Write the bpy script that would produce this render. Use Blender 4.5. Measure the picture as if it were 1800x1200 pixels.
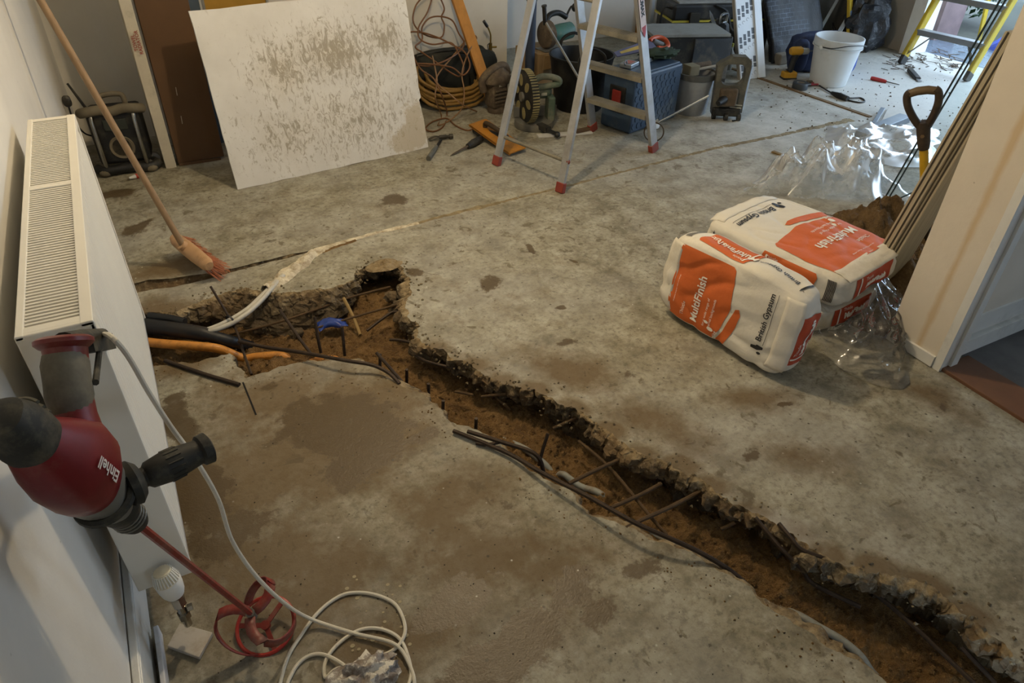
import bpy, bmesh, math, random
import numpy as np
from mathutils import Vector, Matrix, noise, geometry
random.seed(7)
S = bpy.context.scene
for o in list(bpy.data.objects): bpy.data.objects.remove(o)
COL = S.collection
V = Vector
PI = math.pi
# ------------------------------------------------------------------ camera
CAM_H = 1.7
FPX = 1250.0
R3 = Matrix(((0.8860935, 0.26188938, -0.38242943), (-0.46311591, 0.53410366, -0.70728844), (0.01902563, 0.80383284, 0.59455092)))
cam = bpy.data.cameras.new('camera'); camo = bpy.data.objects.new('camera', cam); COL.objects.link(camo)
cam.sensor_width = 36; cam.lens = FPX / 1800 * 36; cam.clip_start = .02
camo.matrix_world = Matrix.Translation((0, 0, CAM_H)) @ R3.to_4x4()
S.camera = camo
# ------------------------------------------------------------------ light and exposure
S.view_settings.view_transform = 'Standard'; S.view_settings.look = 'None'
S.view_settings.gamma = 1; S.view_settings.use_curve_mapping = False
S.view_settings.exposure = 0.1
w = bpy.data.worlds.new('sky'); S.world = w; w.use_nodes = True
bg = w.node_tree.nodes['Background']; bg.inputs[0].default_value = (.60, .78, 1, 1); bg.inputs[1].default_value = 8.5
lamp = bpy.data.lights.new('ceiling_bulb', 'POINT'); lamp.energy = 66; lamp.color = (1, .79, .51); lamp.shadow_soft_size = .035
lo = bpy.data.objects.new('ceiling_bulb', lamp); lo.location = (1.2, 2.6, 2.12); COL.objects.link(lo)
def portal(name, loc, rot, sx, sy):
    l = bpy.data.lights.new(name, 'AREA'); l.shape = 'RECTANGLE'; l.size = sx; l.size_y = sy; l.cycles.is_portal = True
    o = bpy.data.objects.new(name, l); o.location = loc; o.rotation_euler = rot; COL.objects.link(o)
portal('patio_daylight', (6.62, 3.0, 1.1), (0, math.radians(90), 0), 2.2, 2.7)
portal('side_window_daylight', (5.4, -.45, 1.5), (0, math.radians(90), 0), 1.0, 1.3)
portal('rear_window_daylight', (1.2, -2.6, 1.6), (math.radians(90), 0, 0), .6, .6)
# ------------------------------------------------------------------ pixel -> place
def ray(px, py): return R3 @ V((px - 900, -(py - 600), -FPX))
EYE = V((0, 0, CAM_H))
def F(px, py, z=0.):
    d = ray(px, py); return EYE + d * ((z - CAM_H) / d.z)
def OX(px, py, X):
    d = ray(px, py); return EYE + d * (X / d.x)
def OY(px, py, Y):
    d = ray(px, py); return EYE + d * (Y / d.y)
# ------------------------------------------------------------------ materials
def lin(c): return tuple(((v / 12.92) if v <= .04045 else ((v + .055) / 1.055) ** 2.4) for v in c)
def hexc(h): return lin(tuple(int(h[i:i + 2], 16) / 255 for i in (0, 2, 4)))
MATS = {}
class NT:
    def __init__(s, m): s.t = m.node_tree; s.n = s.t.nodes; s.l = s.t.links; s.b = s.n.get('Principled BSDF')
    def new(s, typ, **k):
        n = s.n.new(typ)
        for a, v in k.items():
            if a.startswith('i_'):
                key = a[2:]; n.inputs[int(key) if key.isdigit() else key].default_value = v
            else: setattr(n, a, v)
        return n
    def link(s, a, b): s.l.new(a, b)
    def ramp(s, src, stops):
        r = s.n.new('ShaderNodeValToRGB'); e = r.color_ramp.elements
        while len(e) > 1: e.remove(e[0])
        for i, (p, c) in enumerate(stops):
            el = e[0] if i == 0 else e.new(p)
            el.position = p; el.color = (*c[:3], 1) if not isinstance(c, (int, float)) else (c, c, c, 1)
        s.link(src, r.inputs[0]); return r.outputs[0]
    def mix(s, fac, a, b, mode='MIX'):
        m = s.n.new('ShaderNodeMix'); m.data_type = 'RGBA'; m.blend_type = mode
        for i, x in ((0, fac), (6, a), (7, b)):
            if isinstance(x, (int, float)): m.inputs[i].default_value = x
            elif isinstance(x, tuple): m.inputs[i].default_value = (*x[:3], 1)
            else: s.link(x, m.inputs[i])
        return m.outputs[2]
    def math(s, op, a, b=0., clamp=False):
        m = s.n.new('ShaderNodeMath'); m.operation = op; m.use_clamp = clamp
        for i, x in ((0, a), (1, b)):
            if isinstance(x, (int, float)): m.inputs[i].default_value = x
            else: s.link(x, m.inputs[i])
        return m.outputs[0]
    def noise(s, vec, scale, detail=4, rough=.6, dist=0):
        n = s.n.new('ShaderNodeTexNoise'); n.inputs['Scale'].default_value = scale; n.inputs['Detail'].default_value = detail
        n.inputs['Roughness'].default_value = rough; n.inputs['Distortion'].default_value = dist
        s.link(vec, n.inputs['Vector']); return n.outputs['Fac']
    def bump(s, h, strength, dist=.01):
        b = s.n.new('ShaderNodeBump'); b.inputs['Strength'].default_value = strength; b.inputs['Distance'].default_value = dist
        s.link(h, b.inputs['Height']); s.link(b.outputs[0], s.b.inputs['Normal'])
def newmat(name):
    m = bpy.data.materials.new(name); m.use_nodes = True; MATS[name] = m; return m, NT(m)
def M(name, col, rough=.6, metal=0., var=.12, scale=9., dirt=None, damt=0., dscale=5., bump=0., bscale=60., stretch=None, trans=0., alpha=1., ior=1.45):
    if name in MATS: return MATS[name]
    m, t = newmat(name)
    if isinstance(col, str): col = hexc(col)
    tc = t.new('ShaderNodeTexCoord'); vec = tc.outputs['Object']
    if stretch:
        mp = t.new('ShaderNodeMapping'); mp.inputs['Scale'].default_value = stretch; t.link(vec, mp.inputs[0]); vec = mp.outputs[0]
    n = t.noise(vec, scale, 5)
    c = t.ramp(n, [(.3, tuple(x * (1 - var) for x in col)), (.7, tuple(min(1, x * (1 + var)) for x in col))])
    if dirt:
        d = hexc(dirt) if isinstance(dirt, str) else dirt
        k = t.noise(vec, dscale, 6, .7)
        k = t.ramp(k, [(max(0, .62 - .5 * damt), 0.), (min(1, .85 - .5 * damt), 1.)])
        k = t.math('MULTIPLY', k, min(1, .45 + damt * .5))
        c = t.mix(k, c, d)
        rr = t.math('ADD', rough, 0); 
    t.link(c, t.b.inputs['Base Color'])
    t.b.inputs['Roughness'].default_value = rough; t.b.inputs['Metallic'].default_value = metal
    t.b.inputs['IOR'].default_value = ior
    if trans: t.b.inputs['Transmission Weight'].default_value = trans
    if alpha < 1: t.b.inputs['Alpha'].default_value = alpha
    if bump: t.bump(t.noise(vec, bscale, 5), bump)
    return m
DUST = '8f8672'
# ------------------------------------------------------------------ mesh building
WM = {}
class MB:
    def __init__(s): s.v = []; s.f = []; s.mi = []; s.cur = 0
    def add(s, vs, fs, T=None):
        o = len(s.v)
        for p in vs:
            p = V(p); s.v.append(T @ p if T else p)
        for f in fs: s.f.append([i + o for i in f]); s.mi.append(s.cur)
        return s
    def box(s, c, d, T=None):
        x, y, z = d[0] / 2, d[1] / 2, d[2] / 2
        vs = [(c[0] + a * x, c[1] + b * y, c[2] + e * z) for a in (-1, 1) for b in (-1, 1) for e in (-1, 1)]
        return s.add(vs, [(0, 1, 3, 2), (4, 6, 7, 5), (0, 4, 5, 1), (2, 3, 7, 6), (0, 2, 6, 4), (1, 5, 7, 3)], T)
    def bar(s, p0, p1, w, h, up=(0, 0, 1), T=None):
        p0, p1 = V(p0), V(p1); d = (p1 - p0); L = d.length; d = d / L
        u = V(up); 
        if abs(u.dot(d)) > .98: u = V((1, 0, 0))
        a = d.cross(u).normalized(); b = a.cross(d)
        m = Matrix((( *[a[0], b[0], d[0]], 0), (a[1], b[1], d[1], 0), (a[2], b[2], d[2], 0), (0, 0, 0, 1)))
        m = Matrix.Translation((p0 + p1) / 2) @ m
        if T: m = T @ m
        return s.box((0, 0, 0), (w, h, L), m)
    def rings(s, rings, closed=False, cap=True, T=None):
        n = len(rings[0]); vs = [p for r in rings for p in r]; fs = []
        k = len(rings)
        for i in range(k if closed else k - 1):
            a, b = i * n, ((i + 1) % k) * n
            for j in range(n):
                q = (j + 1) % n; fs.append((a + j, a + q, b + q, b + j))
        if cap and not closed: fs.append(tuple(range(n - 1, -1, -1))); fs.append(tuple(range((k - 1) * n, k * n)))
        return s.add(vs, fs, T)
    def tube(s, pts, r, n=8, closed=False, cap=True, T=None, flat=None):
        pts = [V(p) for p in pts]; k = len(pts)
        R = r if isinstance(r, (list, tuple)) else [r] * k
        tg = []
        for i in range(k):
            a = pts[i - 1] if (i > 0 or closed) else pts[i]; b = pts[(i + 1) % k] if (i < k - 1 or closed) else pts[i]
            d = b - a; tg.append(d.normalized() if d.length > 1e-9 else V((0, 0, 1)))
        u = tg[0].orthogonal().normalized() if abs(tg[0].z) > .95 else tg[0].cross(V((0, 0, 1))).normalized(); out = []
        for i in range(k):
            u = (u - tg[i] * u.dot(tg[i]))
            u = u.normalized() if u.length > 1e-6 else tg[i].orthogonal().normalized()
            w_ = tg[i].cross(u); fy = flat if flat else 1
            out.append([pts[i] + (u * math.cos(2 * PI * j / n) + w_ * (math.sin(2 * PI * j / n) * fy)) * R[i] for j in range(n)])
        return s.rings(out, closed, cap, T)
    def cyl(s, p0, p1, r0, r1=None, n=16, cap=True, T=None):
        r1 = r0 if r1 is None else r1
        return s.tube([p0, p1], [r0, r1], n, False, cap, T)
    def lathe(s, prof, n=24, T=None, cap=False, sx=1., sy=1.):
        rg = [[V((r * math.cos(2 * PI * j / n) * sx, r * math.sin(2 * PI * j / n) * sy, z)) for j in range(n)] for r, z in prof]
        return s.rings(rg, False, cap, T)
    def prism(s, poly, z0, z1, T=None):
        n = len(poly); vs = [(p[0], p[1], z0) for p in poly] + [(p[0], p[1], z1) for p in poly]
        fs = [tuple(range(n - 1, -1, -1)), tuple(range(n, 2 * n))] + [(i, (i + 1) % n, n + (i + 1) % n, n + i) for i in range(n)]
        return s.add(vs, fs, T)
    def blob(s, c, r, n=14, m=9, amp=.0, fr=3., seed=0., T=None, pw=1.):
        c = V(c); vs = []; fs = []
        def pt(th, ph):
            def sp(x): return math.copysign(abs(x) ** pw, x)
            q = V((sp(math.sin(ph)) * sp(math.cos(th)), sp(math.sin(ph)) * sp(math.sin(th)), sp(math.cos(ph))))
            k = 1 + amp * noise.noise(q * fr + V((seed, seed * 1.7, 0)))
            return c + V((q.x * r[0], q.y * r[1], q.z * r[2])) * k
        for i in range(1, m):
            for j in range(n): vs.append(pt(2 * PI * j / n, PI * i / m))
        vs.append(pt(0, 0)); vs.append(pt(0, PI)); a, b = len(vs) - 2, len(vs) - 1
        for i in range(m - 2):
            for j in range(n):
                q = (j + 1) % n; fs.append((i * n + j, (i + 1) * n + j, (i + 1) * n + q, i * n + q))
        for j in range(n):
            q = (j + 1) % n; fs.append((a, j, q)); fs.append((b, (m - 2) * n + q, (m - 2) * n + j))
        return s.add(vs, fs, T)
    def sheet(s, fn, nu, nv, T=None):
        vs = [fn(i / nu, j / nv) for j in range(nv + 1) for i in range(nu + 1)]
        fs = [(j * (nu + 1) + i, j * (nu + 1) + i + 1, (j + 1) * (nu + 1) + i + 1, (j + 1) * (nu + 1) + i) for j in range(nv) for i in range(nu)]
        return s.add(vs, fs, T)
    def build(s, name, mat, parent=None, smooth=False, bevel=0., world=False, kind=None, label=None, cat=None, group=None, solid=0., seg=2, keep=False, sub=0):
        me = bpy.data.meshes.new(name)
        vs = s.v; o = bpy.data.objects.new(name, me); COL.objects.link(o)
        if parent is not None:
            o.parent = parent; WM[o] = WM[parent]
            if world: inv = WM[parent].inverted(); vs = [inv @ p for p in vs]
        elif kind != 'structure' and not keep:
            xs = [p.x for p in vs]; ys = [p.y for p in vs]; zs = [p.z for p in vs]
            c = V(((min(xs) + max(xs)) / 2, (min(ys) + max(ys)) / 2, min(zs))); vs = [p - c for p in vs]; o.location = c
            WM[o] = Matrix.Translation(c)
        else: WM[o] = Matrix.Identity(4)
        me.from_pydata([tuple(p) for p in vs], [], s.f); me.update()
        for m in (mat if isinstance(mat, (list, tuple)) else [mat]): me.materials.append(m)
        if any(s.mi): me.polygons.foreach_set('material_index', s.mi)
        if smooth:
            me.polygons.foreach_set('use_smooth', [True] * len(me.polygons))
            if smooth != 'all':
                bm = bmesh.new(); bm.from_mesh(me)
                for e in bm.edges:
                    if len(e.link_faces) == 2 and e.calc_face_angle(0) > .7: e.smooth = False
                bm.to_mesh(me); bm.free()
        if solid:
            md = o.modifiers.new('solid', 'SOLIDIFY'); md.thickness = solid; md.offset = 0
        if bevel:
            md = o.modifiers.new('bevel', 'BEVEL'); md.width = bevel; md.segments = seg; md.limit_method = 'ANGLE'; md.angle_limit = .7; md.harden_normals = False
        if sub:
            md = o.modifiers.new('sub', 'SUBSURF'); md.levels = sub; md.render_levels = sub
        tag(o, label, cat, group, kind); return o
def tag(o, label=None, cat=None, group=None, kind=None):
    if label: o['label'] = label
    if cat: o['category'] = cat
    if group: o['group'] = group
    if kind: o['kind'] = kind
    return o
def thing(name, label, cat, mat4=None, loc=(0, 0, 0), rz=0., group=None):
    o = bpy.data.objects.new(name, None); COL.objects.link(o); o.empty_display_size = .1
    m = mat4 if mat4 is not None else Matrix.Translation(loc) @ Matrix.Rotation(rz, 4, 'Z')
    o.matrix_world = m; WM[o] = m.copy()
    return tag(o, label, cat, group)
def frame(org, x, y=None, z=None):
    """frame with given x axis and an approximate z (or y) axis"""
    x = V(x).normalized()
    if z is not None:
        z = V(z); y = z.cross(x).normalized(); z = x.cross(y)
    else:
        y = V(y); z = x.cross(y).normalized(); y = z.cross(x)
    m = Matrix(((x[0], y[0], z[0]), (x[1], y[1], z[1]), (x[2], y[2], z[2]))).to_4x4(); m.translation = V(org); return m
def crom(pts, n=8, closed=False):
    pts = [V(p) for p in pts]; out = []; k = len(pts)
    for i in range(k if closed else k - 1):
        if closed: a, b, c, d = pts[i - 1], pts[i], pts[(i + 1) % k], pts[(i + 2) % k]
        else: a, b, c, d = pts[max(i - 1, 0)], pts[i], pts[i + 1], pts[min(i + 2, k - 1)]
        for j in range(n):
            t = j / n; out.append(.5 * ((2 * b) + (c - a) * t + (2 * a - 5 * b + 4 * c - d) * t * t + (3 * b - a - 3 * c + d) * t ** 3))
    if not closed: out.append(pts[-1])
    return out
def rot(ax, deg): return Matrix.Rotation(math.radians(deg), 4, ax)
def tr(x, y, z): return Matrix.Translation((x, y, z))
def fbm(p, o=4, lac=2.1, g=.5):
    a, s_ = 1., 0.
    for _ in range(o): s_ += a * noise.noise(p); p = p * lac; a *= g
    return s_
def text2d(body, size=.05, bold=.0, shear=0., spacing=1.):
    cu = bpy.data.curves.new('t', 'FONT'); cu.body = body; cu.size = size; cu.offset = bold; cu.shear = shear; cu.space_character = spacing
    cu.align_x = 'CENTER'; cu.align_y = 'CENTER'; cu.resolution_u = 3
    o = bpy.data.objects.new('t', cu); COL.objects.link(o)
    me = bpy.data.meshes.new_from_object(o.evaluated_get(bpy.context.evaluated_depsgraph_get()))
    vs = [(p.co.x, p.co.y) for p in me.vertices]; fs = [tuple(p.vertices) for p in me.polygons]
    bpy.data.objects.remove(o); bpy.data.curves.remove(cu); bpy.data.meshes.remove(me)
    return vs, fs
def decal2d(poly, step=.03):
    """fill a 2d outline with a fine triangulation so that it can follow a curved face"""
    out = []
    for i in range(len(poly)):
        a, b = V(poly[i]), V(poly[(i + 1) % len(poly)]); k = max(1, int((b - a).length / step))
        out += [a.lerp(b, j / k) for j in range(k)]
    n = len(out); P2 = [V((p[0], p[1])) for p in out]
    xs = [p.x for p in P2]; ys = [p.y for p in P2]; y = min(ys) + step * .5
    def inside(q):
        c = False
        for i in range(n):
            a, b = P2[i], P2[i - 1]
            if (a.y > q.y) != (b.y > q.y) and q.x < (b.x - a.x) * (q.y - a.y) / (b.y - a.y) + a.x: c = not c
        return c
    pts = list(P2)
    while y < max(ys):
        x = min(xs) + step * .5
        while x < max(xs):
            q = V((x + random.uniform(-.1, .1) * step, y))
            if inside(q) and min((q - p).length for p in P2) > step * .4: pts.append(q)
            x += step
        y += step
    r = geometry.delaunay_2d_cdt(pts, [], [list(range(n))], 1, 1e-6)
    return [(p.x, p.y) for p in r[0]], [tuple(f) for f in r[2]]
def rrect(x0, y0, x1, y1, r=.05, k=4, corners=(1, 1, 1, 1)):
    out = []
    for (cx, cy, a0), on in zip(((x1 - r, y1 - r, 0), (x0 + r, y1 - r, 90), (x0 + r, y0 + r, 180), (x1 - r, y0 + r, 270)), corners):
        if on: out += [(cx + r * math.cos(math.radians(a0 + 90 * i / k)), cy + r * math.sin(math.radians(a0 + 90 * i / k))) for i in range(k + 1)]
        else:
            sx = 1 if a0 in (0, 270) else -1; sy = 1 if a0 in (0, 90) else -1; out.append((cx + sx * r, cy + sy * r))
    return out
def circ(cx, cy, r, n=20): return [(cx + r * math.cos(2 * PI * i / n), cy + r * math.sin(2 * PI * i / n)) for i in range(n)]
# ================================================================== setting
def blobmask(t, vec, blobs):
    acc = None
    for (x, y, rx, ry, a, st) in blobs:
        mp = t.new('ShaderNodeMapping'); mp.vector_type = 'TEXTURE'
        mp.inputs['Location'].default_value = (x, y, 0); mp.inputs['Rotation'].default_value = (0, 0, math.radians(a)); mp.inputs['Scale'].default_value = (rx, ry, 1)
        t.link(vec, mp.inputs[0]); g = t.new('ShaderNodeTexGradient', gradient_type='SPHERICAL'); t.link(mp.outputs[0], g.inputs[0])
        k = t.math('MULTIPLY', g.outputs['Fac'], st) if st != 1 else g.outputs['Fac']
        acc = k if acc is None else t.math('MAXIMUM', acc, k)
    return acc
def PB(px, py, rx, ry=None, a=0., st=1.):
    p = F(px, py); return (p.x, p.y, rx, ry or rx, a, st)
def floor_material():
    m, t = newmat('worn_concrete')
    tc = t.new('ShaderNodeTexCoord'); vec = tc.outputs['Object']
    big = t.noise(vec, 1.3, 5, .6); mid = t.noise(vec, 6, 6, .68); fine = t.noise(vec, 42, 5, .7); grit = t.noise(vec, 150, 3, .6)
    c = t.ramp(mid, [(.28, (.120, .103, .064)), (.43, (.225, .203, .140)), (.57, (.320, .298, .222)), (.76, (.42, .40, .322))])
    c = t.mix(t.math('MULTIPLY', t.ramp(fine, [(.38, 1.), (.52, 0.)]), .5), c, (.12, .105, .075))
    fl = t.noise(vec, 21, 9, .78); c = t.mix(t.math('MULTIPLY', t.ramp(fl, [(.36, 1.), (.47, 0.)]), .55), c, (.10, .088, .060)); c = t.mix(t.math('MULTIPLY', t.ramp(fl, [(.55, 0.), (.66, 1.)]), .45), c, (.46, .44, .375))
    c = t.mix(t.math('MULTIPLY', t.ramp(big, [(.42, 0.), (.62, 1.)]), .35), c, (.36, .355, .33))
    # brown soil trodden in around the trench
    br = blobmask(t, vec, [PB(600, 760, .55, .42, 20, 1.25), PB(470, 700, .4, .3, 0, .9), PB(400, 860, .35, .3, 0, 1.1), PB(860, 980, .55, .3, -40, .8), PB(1000, 650, .35, .16, -60, .8), PB(1150, 740, .35, .14, -60, .75), PB(640, 560, .2), PB(420, 980, .35, .3, 0, .9),
        PB(300, 470, .3, .12, 8, 1.2), PB(780, 880, .4, .3, 0, .7), PB(560, 1010, .5, .35, 0, .8), PB(700, 1130, .4, .25, 0, .7), PB(1400, 800, .3, .14, -40, .5), PB(820, 640, .2, .12, -60, .7), PB(1330, 700, .25, .1, -20, .7), PB(330, 640, .18, .1, 0, .9), PB(1640, 700, .22, .12, -70, .9), PB(250, 560, .3, .2, 0, 1.)] + [PB(x, y, .10, .07, -40, 1.1) for x, y in ((770, 610), (830, 640), (880, 668), (940, 684), (1010, 714), (1070, 755), (1130, 796), (1190, 818), (1250, 855), (1320, 900), (1390, 935), (1450, 975), (1540, 1000), (1630, 1028), (1700, 1080))])
    dn = t.math('MULTIPLY', t.math('SUBTRACT', t.noise(vec, 5.5, 7, .72), .5), 1.7)
    k = t.ramp(t.math('ADD', br, dn), [(.05, 0.), (.62, 1.)])
    c = t.mix(t.math('MULTIPLY', k, .84), c, (.120, .076, .028))
    # dark damp stains with their own outlines
    st = blobmask(t, vec, [PB(690, 352, .16, .12, 20, 1), PB(600, 745, .38, .24, -30, 1.25), PB(650, 800, .26, .16, 30, 1.1), PB(350, 870, .14, .42, 0, 1.1), PB(410, 930, .2, .14, 20, .95), PB(860, 497, .13, .10, 40, .95), PB(730, 478, .07), PB(935, 440, .03, .12, -10, .9), PB(1000, 600, .1, .05, 0, .75), PB(800, 1060, .20, .12, 10, 1.1), PB(900, 1150, .32, .13, 20, 1.15), PB(1010, 1030, .16, .10, 20, 1.), PB(1050, 1080, .14, .1, 0, .8), PB(730, 770, .09, .05, 0, .9), PB(760, 760, .07, .06, 0, .9),
        PB(470, 680, .07, .05, 0, .7), PB(310, 740, .12, .3, 0, .9), PB(1660, 720, .09, .05, 30, .8), PB(1010, 460, .02, .05, 20, .9), PB(985, 540, .04, .03, 0, .8), PB(840, 1175, .2, .1, 0, 1), PB(240, 400, .16, .1, 30, 1.), PB(205, 340, .16, .12, 0, .9), PB(1100, 660, .08, .05, 0, .7), PB(1380, 710, .1, .03, -20, .8), PB(1320, 800, .1, .05, 0, .7), PB(870, 680, .06, .03, 0, .7), PB(1130, 1000, .14, .06, 0, .8)])
    k2 = t.ramp(t.math('ADD', st, t.math('MULTIPLY', t.math('SUBTRACT', t.noise(vec, 9, 8, .72), .5), 1.9)), [(.40, 0.), (.54, 1.)])
    c = t.mix(t.math('MULTIPLY', k2, .88), c, (.075, .047, .017))
    k4 = t.ramp(t.math('ADD', t.noise(vec, 15, 9, .62, .6), t.math('MULTIPLY', t.noise(vec, 1.7, 3), .35)), [(.775, 0.), (.84, 1.)]); c = t.mix(t.math('MULTIPLY', k4, .7), c, (.09, .065, .030))
    # pale plaster dust, stronger on the far side of the room
    du = blobmask(t, vec, [(5.6, 3.5, 1.7, 2.2, 0, 1.3), (3.9, 3.5, 1.4, 1.1, 0, .75), (3.3, 2.7, 1., .7, 0, .6), PB(1350, 930, .3, .12, -30, .5)])
    k3 = t.ramp(t.math('ADD', du, t.math('MULTIPLY', t.math('SUBTRACT', mid, .5), .9)), [(.1, 0.), (.8, 1.)])
    c = t.mix(t.math('MULTIPLY', k3, .75), c, (.56, .56, .53))
    # specks
    vo = t.new('ShaderNodeTexVoronoi', i_Scale=26.); t.link(vec, vo.inputs['Vector'])
    sp = t.math('MULTIPLY', t.ramp(vo.outputs['Distance'], [(.07, 1.), (.15, 0.)]), t.ramp(t.noise(vec, 2.6, 4), [(.46, 0.), (.56, 1.)]))
    c = t.mix(t.math('MULTIPLY', sp, .85), c, (.045, .036, .020))
    v2 = t.new('ShaderNodeTexVoronoi', i_Scale=17.); t.link(vec, v2.inputs['Vector'])
    sp2 = t.math('MULTIPLY', t.ramp(v2.outputs['Distance'], [(.03, 1.), (.07, 0.)]), t.ramp(t.noise(vec, 2.1, 3), [(.5, 0.), (.58, 1.)]))
    c = t.mix(sp2, c, (.55, .53, .47))
    t.link(c, t.b.inputs['Base Color'])
    r = t.ramp(t.math('ADD', k2, t.math('MULTIPLY', mid, .5)), [(0., .78), (.5, .62), (1.3, .42)]); t.link(r, t.b.inputs['Roughness'])
    t.bump(t.math('ADD', t.math('MULTIPLY', fine, .6), t.math('ADD', t.math('MULTIPLY', mid, .8), t.math('MULTIPLY', grit, .25))), .5, .006)
    return m
FLOORM = floor_material()
def crumble():
    m, t = newmat('broken_concrete'); tc = t.new('ShaderNodeTexCoord'); vec = tc.outputs['Object']
    a = t.noise(vec, 26, 6, .7); b = t.noise(vec, 5, 4); vo = t.new('ShaderNodeTexVoronoi', i_Scale=48.); t.link(vec, vo.inputs['Vector'])
    c = t.ramp(a, [(.32, (.030, .023, .014)), (.47, (.095, .070, .038)), (.60, (.185, .142, .080)), (.78, (.33, .28, .19))])
    c = t.mix(t.ramp(b, [(.4, 0.), (.62, .75)]), c, (.15, .092, .038))
    c = t.mix(t.math('MULTIPLY', t.ramp(vo.outputs['Distance'], [(.12, 1.), (.26, 0.)]), t.ramp(t.noise(vec, 30, 2), [(.5, 0.), (.6, .7)])), c, (.34, .30, .22))
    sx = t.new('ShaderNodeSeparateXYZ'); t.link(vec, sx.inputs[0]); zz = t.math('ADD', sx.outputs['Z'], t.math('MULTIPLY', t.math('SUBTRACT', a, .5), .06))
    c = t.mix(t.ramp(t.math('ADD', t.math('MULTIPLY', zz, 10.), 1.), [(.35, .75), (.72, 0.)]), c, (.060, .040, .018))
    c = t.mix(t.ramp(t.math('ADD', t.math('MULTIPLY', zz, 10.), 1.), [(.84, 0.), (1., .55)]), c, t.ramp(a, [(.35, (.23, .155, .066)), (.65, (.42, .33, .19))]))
    t.link(c, t.b.inputs['Base Color']); t.b.inputs['Roughness'].default_value = .85
    t.bump(t.math('ADD', a, t.math('MULTIPLY', vo.outputs['Distance'], .6)), .9, .012); return m
CRUMB = crumble()
def soilmat(name='damp_sandy_soil', base=((.095, .047, .013), (.23, .127, .038), (.36, .215, .080))):
    m, t = newmat(name); tc = t.new('ShaderNodeTexCoord'); vec = tc.outputs['Object']
    a = t.noise(vec, 9, 6, .65); b = t.noise(vec, 90, 4, .7); g = t.noise(vec, 260, 2)
    c = t.ramp(t.math('ADD', t.math('MULTIPLY', a, .62), t.math('MULTIPLY', b, .38)), [(.32, base[0]), (.5, base[1]), (.7, base[2])])
    t.link(c, t.b.inputs['Base Color']); t.b.inputs['Roughness'].default_value = .88
    t.bump(t.math('ADD', b, t.math('MULTIPLY', g, .5)), 1., .022); return m
SOIL = soilmat()
def wallmat(name, col, var=.07, sc=2.5, stain=None):
    m, t = newmat(name); tc = t.new('ShaderNodeTexCoord'); vec = tc.outputs['Object']
    n = t.noise(vec, sc, 6, .6); f = t.noise(vec, 30, 4)
    c = t.ramp(n, [(.3, tuple(x * (1 - var) for x in col)), (.7, tuple(min(1, x * (1 + var)) for x in col))])
    vo = t.new('ShaderNodeTexVoronoi', i_Scale=9.); t.link(vec, vo.inputs['Vector'])
    c = t.mix(t.ramp(vo.outputs['Distance'], [(.015, .6), (.035, 0.)]), c, (.2, .16, .11))
    if stain: c = stain(t, vec, c)
    t.link(c, t.b.inputs['Base Color']); t.b.inputs['Roughness'].default_value = .75
    t.bump(t.math('ADD', f, t.math('MULTIPLY', n, 2.)), .12, .01); return m
def nibstain(t, vec, c):
    s = t.new('ShaderNodeSeparateXYZ'); t.link(vec, s.inputs[0])
    d = t.math('ABSOLUTE', t.math('SUBTRACT', s.outputs['Y'], t.math('ADD', 1.235, t.math('MULTIPLY', s.outputs['Z'], -.012))))
    k = t.ramp(t.math('ADD', d, t.math('MULTIPLY', t.math('SUBTRACT', t.noise(vec, 9, 5), .5), .022)), [(.004, .55), (.02, 0.)])
    return t.mix(k, c, (.52, .33, .11))
CREAM = wallmat('cream_wall_paint', (.60, .56, .47)); WHITEW = wallmat('white_wall_paint', (.66, .65, .62)); LEFTW = wallmat('scuffed_white_wall', (.64, .62, .57))
NIBW = wallmat('stained_cream_plaster', (.66, .60, .50), stain=nibstain)
GREYW = wallmat('grey_plaster', (.36, .33, .28)); CEIL = wallmat('ceiling_white', (.7, .7, .68))
TRIMW = M('white_gloss_paint', 'd9d9d4', .35, var=.05, dirt='6d6657', damt=.12)
# ---- trench outline (slab level)
FARPX = [(300, 549), (340, 536), (375, 521), (400, 510), (432, 505), (475, 513), (520, 513), (570, 508), (606, 498), (625, 482), (645, 466), (672, 458), (700, 458), (708, 474), (722, 492), (724, 512), (713, 540), (722, 560), (735, 574), (742, 600), (760, 612), (785, 620), (815, 635), (840, 650), (870, 668), (895, 674), (920, 681), (945, 688), (965, 700), (985, 709), (1005, 714), (1030, 730), (1060, 750), (1090, 775), (1120, 795), (1150, 804), (1180, 815), (1220, 840), (1255, 859), (1290, 884), (1330, 904), (1370, 924), (1400, 945), (1440, 974), (1480, 990), (1520, 1000), (1560, 1009), (1600, 1020), (1640, 1034), (1670, 1060), (1700, 1085), (1730, 1099), (1760, 1130), (1800, 1163), (1860, 1220), (1960, 1300)]
NEARPX = [(350, 634), (405, 619), (416, 640), (432, 664), (470, 652), (510, 640), (540, 634), (580, 633), (623, 634), (662, 648), (697, 678), (733, 687), (747, 697), (767, 713), (787, 737), (807, 747), (830, 753), (853, 763), (883, 780), (900, 800), (927, 824), (953, 837), (980, 851), (1001, 860), (1015, 883), (1033, 899), (1055, 911), (1081, 916), (1103, 925), (1127, 936), (1140, 947), (1167, 950), (1193, 963), (1220, 973), (1236, 989), (1250, 997), (1287, 1012), (1320, 1030), (1342, 1058), (1366, 1079), (1394, 1095), (1430, 1113), (1440, 1131), (1464, 1144), (1488, 1156), (1519, 1168), (1543, 1189), (1620, 1245), (1740, 1330)]
far = [V((-.39, F(262, 548).y, 0)), F(262, 548)] + [F(*p) for p in FARPX]; near = [V((-.39, F(285, 642).y, 0)), F(285, 642)] + [F(*p) for p in NEARPX]
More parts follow.
